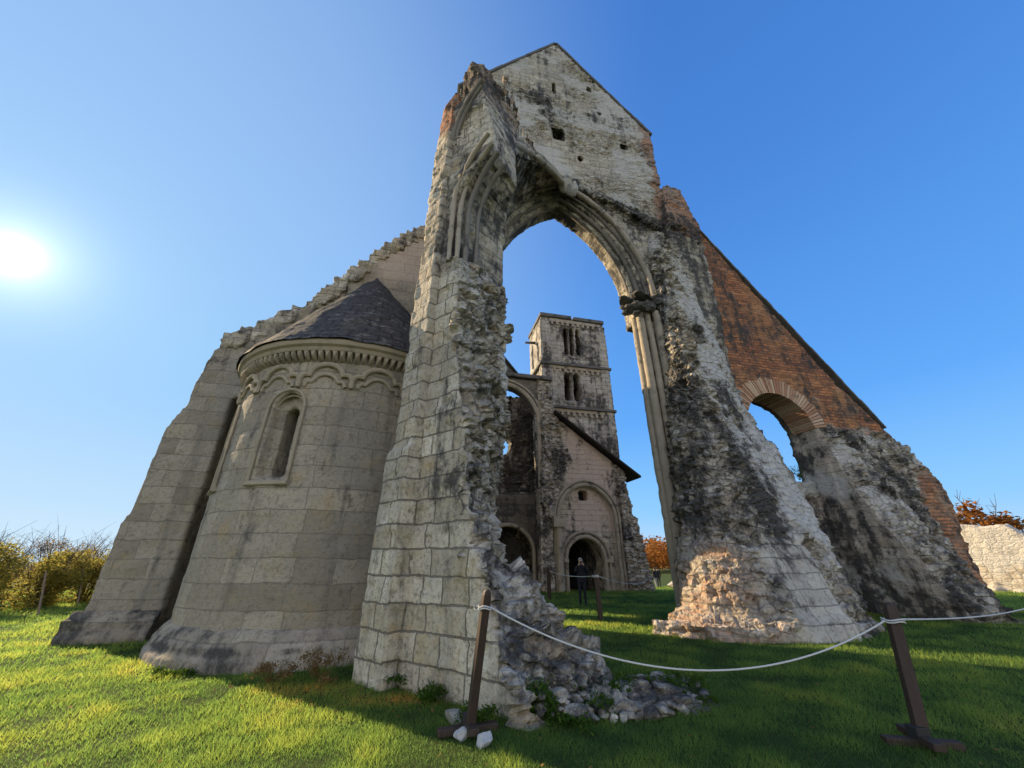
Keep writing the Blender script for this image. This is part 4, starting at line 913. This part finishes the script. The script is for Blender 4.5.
# ------------------------------------------------------------------ plants
def leaf_cards(N, sampler, size, flat=.5, up=0.):
    C = sampler(N); N = len(C); s = size*(.6+.8*RS.rand(N)); a = RS.normal(size=(N, 3)); a[:, 2] = a[:, 2]*flat+up; a /= np.linalg.norm(a, axis=1)[:, None]
    b = RS.normal(size=(N, 3)); b -= a*(a*b).sum(1)[:, None]; b /= np.linalg.norm(b, axis=1)[:, None]
    a *= s[:, None]; b *= (s*.45)[:, None]
    V = np.stack([C-a, C+b, C+a, C-b], 1).reshape(-1, 3); return V, np.arange(4*N).reshape(-1, 4), N
def blob_sampler(centers, radii, shell=.55):
    centers = np.array(centers); radii = np.array(radii)
    def f(N):
        k = RS.choice(len(centers), N, p=radii.prod(1)**.66/(radii.prod(1)**.66).sum()); d = RS.normal(size=(N, 3)); d /= np.linalg.norm(d, axis=1)[:, None]
        r = (shell+(1-shell)*RS.rand(N))[:, None]; return centers[k]+d*r*radii[k]
    return f
M_BARK = simple('bark', (.085, .065, .048), .9, .35, 10)
M_HEDGE = leafy('hedge_leaf', (.09, .10, .03), (.40, .34, .075), .5)
M_HEDGE2 = leafy('hedge_leaf_brown', (.12, .09, .05), (.32, .22, .09), .4)
M_AUT = leafy('autumn_leaf', (.16, .075, .02), (.36, .15, .04), .45)
M_WEED = leafy('weed_leaf', (.03, .07, .012), (.09, .15, .025), .4)
M_DRY = leafy('dry_weed', (.13, .085, .035), (.26, .17, .07), .4)
def twigs(m, base, h, spread, n, r0, depth=2, rs=random):
    for i in range(n):
        a = rs.uniform(0, 2*PI); b0 = Vector(base)+Vector((rs.uniform(-.1, .1)*spread, rs.uniform(-.1, .1)*spread, 0))
        tip = b0+Vector((math.cos(a)*spread*rs.uniform(.3, 1), math.sin(a)*spread*rs.uniform(.3, 1), h*rs.uniform(.7, 1.1)))
        mid = (b0+tip)/2+Vector((rs.uniform(-.1, .1), rs.uniform(-.1, .1), .1))*h*.3; pts = [b0, mid, tip]; m.tube(pts, [r0, r0*.6, r0*.25], 5)
        if depth > 1:
            for j in range(4):
                t = rs.uniform(.4, .95); s = b0+(tip-b0)*t; e = s+Vector((rs.uniform(-1, 1), rs.uniform(-1, 1), rs.uniform(.2, 1)))*h*.28; m.tube([s, e], [r0*.4, r0*.15], 4)
def bush(x, y, h, rx, label, mat, n, grp, size=.052, cards=True, bare=.5):
    x -= 1.0; y += .9; z = gz(x, y); t = thing('bush', (x, y, z), label, 'bush', 0, grp); m = MB(); twigs(m, (0, 0, 0), h*1.02, rx*1.1, 34, .016); build('stems', m, M_BARK, t)
    cs, rr = [], []
    for k in range(26): 
        cs.append((random.uniform(-1, 1)*rx*.75, random.uniform(-1, 1)*rx*.6, h*random.uniform(.06, .85))); s = random.uniform(.2, .42)*h*.55; rr.append((s*1.2, s*1.1, s))
    V, F, N = leaf_cards(int(n*2.6), blob_sampler(cs, rr, .2), size); tn = np.repeat(np.clip(RS.rand(N)*.75+.3*fbm(V[::4]*2, 3, 2)-.1, 0, 1), 4)
    tri_mesh('foliage', V, F, tn, mat, t); return t
G_H = 'hedge bushes along the left edge'
for i, (x, y, h, rx, lab, mt, n) in enumerate([(-18.3, 12.3, 2.3, 1.2, 'yellow-green bush at the far left edge of the photo', M_HEDGE, 2600), (-17.6, 14.2, 2.35, 1.2, 'olive bush second from the left edge of the hedge', M_HEDGE, 2600), (-17.3, 15.9, 2.2, 1.1, 'yellow leafy bush behind the left wooden stake', M_HEDGE, 2600),
        (-17.2, 17.6, 2.2, 1.1, 'yellow bush between the two wooden stakes', M_HEDGE, 2400), (-17.2, 19.4, 2.2, 1.1, 'brown half-bare bush beside the church wall', M_HEDGE2, 1500), (-16.6, 21.2, 2.7, 1.2, 'bare brown bush partly hidden by the church wall', M_HEDGE2, 1000), (-20.5, 16.8, 2.6, 1.5, 'dark brown bush behind the yellow hedge', M_HEDGE2, 2200), (-21.5, 20.5, 3.0, 1.6, 'tall bare-topped brown bush at the back of the hedge', M_HEDGE2, 1600)]):
    bush(x, y, h, rx, lab, mt, n, G_H)
M_STAKE = simple('grey_stake_wood', (.20, .16, .12), .85, .25, 12)
for (x, y, lab) in ((-15.6, 14.6, 'weathered wooden stake in front of the hedge, left one'), (-17.2, 17.4, 'weathered wooden stake near the church wall, right one')):
    o = build('stake', MB().tube([(0, 0, -.1), (-.2, 0, .6), (-.42, 0, 1.3)], [.032, .03, .026], 7), M_STAKE); o.location = (x, y, gz(x, y)); tag(o, lab, 'stake', 'hedge stakes')
def weed(x, y, h, rad, label, mat, n, size, grp=None, z=None):
    z = gz(x, y) if z is None else z; t = thing('weed', (x, y, z), label, 'weed', 0, grp); m = MB(); twigs(m, (0, 0, 0), h, rad, 16, .004, 2); build('stem', m, mat, t)
    for o in t.children:
        a = o.data.attributes.new('tint', 'FLOAT', 'POINT'); a.data.foreach_set('value', np.full(len(o.data.vertices), .35, dtype=np.float32))
    cs = [(random.uniform(-1, 1)*rad*.7, random.uniform(-1, 1)*rad*.6, h*random.uniform(.15, .8)) for k in range(10)]; rr = [(rad*.4, rad*.4, h*.25)]*10
    V, F, N = leaf_cards(n, blob_sampler(cs, rr, .1), size, .8, .3); tri_mesh('leaves', V, F, np.repeat(RS.rand(N), 4), mat, t)
weed(.22, 5.35, .45, .30, 'green bushy weed in front of the rubble heap', M_WEED, 900, .028)
weed(-.95, 5.95, .22, .28, 'dark green weed tuft at the foot of the pale choir wall', M_WEED, 600, .022)
weed(-1.55, 6.5, .20, .25, 'low green tuft at the foot of the pale buttress', M_WEED, 500, .022)
weed(-2.75, 6.72, .42, .34, 'dry brown weed between the apse and the buttress', M_DRY, 700, .02)
weed(-3.4, 6.68, .34, .36, 'dry straw-coloured weed in front of the apse plinth', M_DRY, 600, .02)
weed(-5.2, 7.15, .16, .3, 'dark green weed at the left of the apse plinth', M_WEED, 500, .022)
weed(.75, 5.55, .3, .3, 'green weed growing among the middle stones of the heap', M_WEED, 500, .022)
for i_ in range(9):
    p_, q_ = -.7+i_*.22, -6.25+random.uniform(-.45, .25); x, y, _ = B2W(p_, q_); weed(x, y, .24, .2, 'small green weed sprouting between stones of the low rubble heap', M_WEED, 260, .02, 'weeds between the stones of the heap', z=.05)
x, y, _ = B2W(11.7, .5); weed(x, y, .55, .35, 'small leafless shrub growing in the brick-arched opening', M_WEED, 120, .03, z=4.5)

for (x, y, h, r_, lab) in ((-.35, 5.15, .2, .25, 'green tuft beside the post foot under the choir wall'), (1.15, 5.75, .16, .26, 'low green weed in the dip of the rubble heap'), (1.75, 5.75, .14, .25, 'green tuft among the last stones of the heap'), (2.35, 5.9, .12, .22, 'small weed at the right tip of the rubble heap'), (.55, 5.15, .18, .3, 'green weed in the grass before the rubble heap')):
    weed(x, y, h, r_, lab, M_WEED, 420, .02)
def leaves_on_lawn():
    N = 700; r = 3.8*np.exp(RS.rand(N)*1.3); a = (RS.rand(N)-.5)*R(118); x = r*np.sin(a); y = r*np.cos(a); k = N//2
    x[:k] = -1.7+RS.normal(size=k)*.9; y[:k] = 6.0+RS.normal(size=k)*.35
    C = np.stack([x, y, ground_h(x, y)+.03+.03*RS.rand(N)], 1); V, F, N = leaf_cards(N, lambda n: C, .018, .4); tag(tri_mesh('fallen_leaves', V, F, np.repeat(RS.rand(N), 4), M_DRY), 'scattered dry brown leaves in the grass', 'leaves', kind='stuff')
leaves_on_lawn()
def tree(x, y, h, rc, label, mat, n, size, name='autumn_tree', grp=None, bare=False):
    z = gz(x, y); t = thing(name, (x, y, z), label, 'tree', 0, grp); m = MB(); m.tube([(0, 0, -.2), (.05, 0, h*.25), (0, .05, h*.5), (.05, 0, h*.8)], [h*.03, h*.022, h*.015, h*.005], 7)
    for k in range(16):
        s = Vector((0, 0, h*random.uniform(.25, .7))); a = random.uniform(0, 2*PI); e = s+Vector((math.cos(a)*rc*random.uniform(.5, 1), math.sin(a)*rc*random.uniform(.5, 1), h*random.uniform(.12, .35))); mdp = (s+e)/2+Vector((0, 0, -.03*h)); m.tube([s, mdp, e], [h*.009, h*.006, h*.002], 5)
        for j in range(6):
            q = s+(e-s)*random.uniform(.4, 1); m.tube([q, q+Vector((random.uniform(-1, 1), random.uniform(-1, 1), random.uniform(0, 1.2)))*h*.11], [h*.003, h*.0012], 4)
    build('trunk', m, M_BARK, t)
    if n:
        cs = [(random.uniform(-1, 1)*rc*.75, random.uniform(-1, 1)*rc*.75, h*random.uniform(.42, .9)) for k in range(18)]; rr = [[rc*random.uniform(.25, .45)]*3 for k in range(18)]
        V, F, N = leaf_cards(n, blob_sampler(cs, rr, .3), size); tri_mesh('crown', V, F, np.repeat(RS.rand(N), 4), mat, t)
# right-hand precinct wall, sunlit
def pw_fn(P, N):
    w = fbm(P*1.0, 5, 3); return .4, .10*sst(.5, .6, w), .2, .2, .8*sst(.4, .55, w)
a0 = Vector((26.2, 34.5)); a1 = Vector((36., 17.))
pts = [(0, 4.2), (4, 4.5), (7.5, 4.1), (9.2, 3.7), (10.2, 3.8), (11, 2.8), (14, 2.9), (20, 2.5)]
wl = MB().ext([(20, -1.5), (0, -1.5)]+pts, 0, .9)
d = (a1-a0).normalized(); nrm = Vector((d.y, -d.x))
if nrm.x > 0: nrm = -nrm
wl.v = [(a0.x+d.x*p-nrm.x*q, a0.y+d.y*p-nrm.y*q, z) for p, q, z in wl.v]
ft = MB()
for k in range(14):
    t = random.uniform(3, 13); c = a0+d*t+nrm*random.uniform(.1, 1.0); s = random.uniform(.3, .7); ft.add(*lump_mesh((c.x, c.y, -.6+s*.5), (s, s, s*.8), 500+k, 1, .3, 2))
o = solid('precinct_wall', [(wl, []), (ft, [])], .13, pw_fn, None, M_STONE, amp=.8, seed=30); tag(o, 'sunlit pale ruined wall beyond the right end of the church', 'wall')
tree(34.5, 29.5, 6.4, 1.9, 'orange-leaved tree above the sunlit ruined wall', M_AUT, 2600, .16)
tree(31.2, 31.5, 6.5, 2.2, 'bare twiggy tree behind the right end of the church', M_AUT, 60, .12, 'bare_tree')
tree(38.5, 36.0, 6.6, 2.5, 'second orange tree farther behind the sunlit wall', M_AUT, 2400, .2)
# far autumn wood on the rise beyond the nave
wood = []
for k in range(150):
    x = random.uniform(2, 75); y = 100+random.uniform(0, 40)+x*.1; h = random.uniform(6, 9.5); wood.append(((x, y, -1.0+h*.55), (h*.35, h*.35, h*.5)))
V, F, N = leaf_cards(30000, blob_sampler([w[0] for w in wood], [w[1] for w in wood], .5), .42)
o = tri_mesh('autumn_wood', V, F, np.repeat(RS.rand(N), 4), M_AUT); tag(o, 'far orange-brown autumn wood on the horizon', 'wood', kind='stuff')
for (x, y, rad, lab) in ((12.6, 33.0, (.75, .6, .5), 'pale rounded stone block just right of the two distant visitors'),):
    stone((x, y, gz(x, y)-.05), rad, int(x*7), lab, None, 'stone_block', 'stone block')

# ------------------------------------------------------------------ people
def person(loc, rz, label, pose, top_c, leg_c, hair_c, grp=None, h=1.74):
    t = thing('person', loc, label, 'person', rz, grp); k = h/1.74
    # joints (x side, y forward, z up)
    J = {}; E = []; RD = {}
    def j(n, p, r, par=None):
        J[n] = Vector(p)*k; RD[n] = r*k
        if par: E.append((par, n))
    j('pelvis', (0, 0, .95), .15); j('waist', (0, 0, 1.08), .135, 'pelvis'); j('chest', (0, .0, 1.28), .16, 'waist'); j('neckb', (0, .0, 1.45), .075, 'chest'); j('neck', (0, .015, 1.52), .056, 'neckb'); j('head', (0, .03, 1.60), .092, 'neck'); j('crown', (0, .02, 1.68), .078, 'head')
    for s, n in ((-1, 'l'), (1, 'r')):
        st = pose.get('stride', 0)*s
        j('hip'+n, (.09*s, 0, .90), .10, 'pelvis'); j('knee'+n, (.10*s, .04+st*.5, .50), .066, 'hip'+n); j('ank'+n, (.11*s, -.02+st, .09), .045, 'knee'+n); j('toe'+n, (.13*s, .16+st, .04), .042, 'ank'+n)
        j('sho'+n, (.18*s, 0, 1.40), .068, 'chest')
        if pose['arms'] == 'up':
            el, wr, hd = (.27*s, .16, 1.20), (.11*s, .30, 1.46), (.07*s, .33, 1.54)
        else:
            el, wr, hd = (.24*s, -.02, 1.13), (.24*s, .06, .88), (.23*s, .09, .80)
        j('elb'+n, el, .05, 'sho'+n); j('wri'+n, wr, .033, 'elb'+n); j('hand'+n, hd, .036, 'wri'+n)
        hv = Vector(hd); dr = (Vector(hd)-Vector(wr)).normalized(); sd = Vector((1, 0, 0)) if pose['arms'] != 'up' else Vector((0, .6, .4)).normalized()
        for f in range(4):
            o_ = (f-1.5)*.018; j('f%d%s' % (f, n), hv+dr*.05+sd*o_, .0095, 'hand'+n); j('g%d%s' % (f, n), hv+dr*(.085-.008*abs(f-1))+sd*o_+Vector((-.012*s, 0, 0)), .008, 'f%d%s' % (f, n))
        j('th'+n, hv+dr*.02+Vector((-.035*s, .01, .0)), .010, 'hand'+n)
    names = list(J); me = bpy.data.meshes.new('body'); me.from_pydata([J[n] for n in names], [(names.index(a), names.index(b)) for a, b in E], [])
    o = link('body', me); sk = o.modifiers.new('s', 'SKIN'); sv = me.skin_vertices[0] if me.skin_vertices else None
    if sv is None:
        bm = bmesh.new(); bm.from_mesh(me); bm.verts.layers.skin.verify(); bm.to_mesh(me); bm.free()
    for i, n_ in enumerate(names):
        d_ = me.skin_vertices[0].data[i]; rr = RD[n_]; d_.radius = (rr, rr*(.72 if n_ in ('pelvis', 'waist', 'chest') else 1)); d_.use_root = (n_ == 'pelvis')
    ss = o.modifiers.new('u', 'SUBSURF'); ss.levels = 2; ss.render_levels = 2
    m2 = evalmesh(o); kill(o); P, N = arrays(m2)
    mats = [simple('skin', (.50, .32, .23), .6, .08), simple('jacket', top_c, .85, .2), simple('trousers', leg_c, .85, .2), simple('shoes', (.02, .02, .02), .6)]
    for q in mats: m2.materials.append(q)
    hl, hr = J['wril'], J['wrir']; mi = []
    for f in m2.polygons:
        c = f.center; v = 1
        if c.z > 1.49*k and abs(c.x) < .1*k and not (pose['arms'] == 'up' and c.y > .2*k): v = 0
        elif min((c-J['handl']).length, (c-J['handr']).length) < .09*k and min((c-hl).length, (c-hr).length) > .028*k: v = 0
        elif c.z < .11*k: v = 3
        elif c.z < .93*k and abs(c.x) < .2*k: v = 2
        mi.append(v)
    m2.polygons.foreach_set('material_index', mi); m2.polygons.foreach_set('use_smooth', [True]*len(mi))
    b = link('body', m2, t)
    hm = MB().add(*lump_mesh(Vector((0, -.015, 1.66))*k, (.098*k, .108*k, .098*k), 5, 1, .1, 2)); hair = build('hair', hm, simple('hair', hair_c, .8, .3), t, True)
    for s in (-1, 1): build('eye', MB().add(*lump_mesh(Vector((.035*s, .115, 1.625))*k, (.014*k, .008*k, .008*k), 1, 1, 0, 1)), M_IRON, t, True)
    nm = MB().add(*lump_mesh(Vector((0, .128, 1.595))*k, (.014*k, .022*k, .024*k), 1, 1, 0, 1)); build('nose', nm, mats[0], t, True)
    jk = MB(); lev = []
    for z, rx, ry in ((.86, .185, .135), (.95, .178, .13), (1.1, .16, .115), (1.28, .19, .13), (1.40, .17, .105), (1.47, .08, .075)):
        lev.append([Vector((rx*math.cos(a), ry*math.sin(a), z))*k for a in np.linspace(0, 2*PI, 16, endpoint=False)])
    jk.loft([[tuple(v) for v in l] for l in lev]); build('coat', jk, mats[1], t, True)
    return t
pz = gz(2.83, 17.4)
pt = person((2.83, 17.4, pz), PI-.1, 'visitor in dark jacket and trousers standing before the dark doorway, hands raised to the face', {'arms': 'up'}, (.018, .018, .022), (.02, .022, .03), (.30, .27, .24))
ph = build('phone', MB().box((-.075, -.005, -.04), (.075, .005, .04)), M_IRON, None, bevel=.004); ph.location = (2.83-.01, 17.4-.36, pz+1.57); tag(ph, 'dark phone held up by the visitor before the doorway', 'phone')
person((13.2, 39.3, gz(13.2, 39.3)), .4, 'distant visitor in dark top and pale trousers beyond the nave', {'arms': 'down', 'stride': .12}, (.02, .02, .025), (.38, .36, .36), (.05, .035, .025), h=1.7)
person((13.62, 39.8, gz(13.62, 39.8)), -.5, 'distant visitor all in dark clothes beyond the nave', {'arms': 'down', 'stride': -.1}, (.03, .025, .025), (.025, .025, .03), (.04, .03, .02), h=1.72)
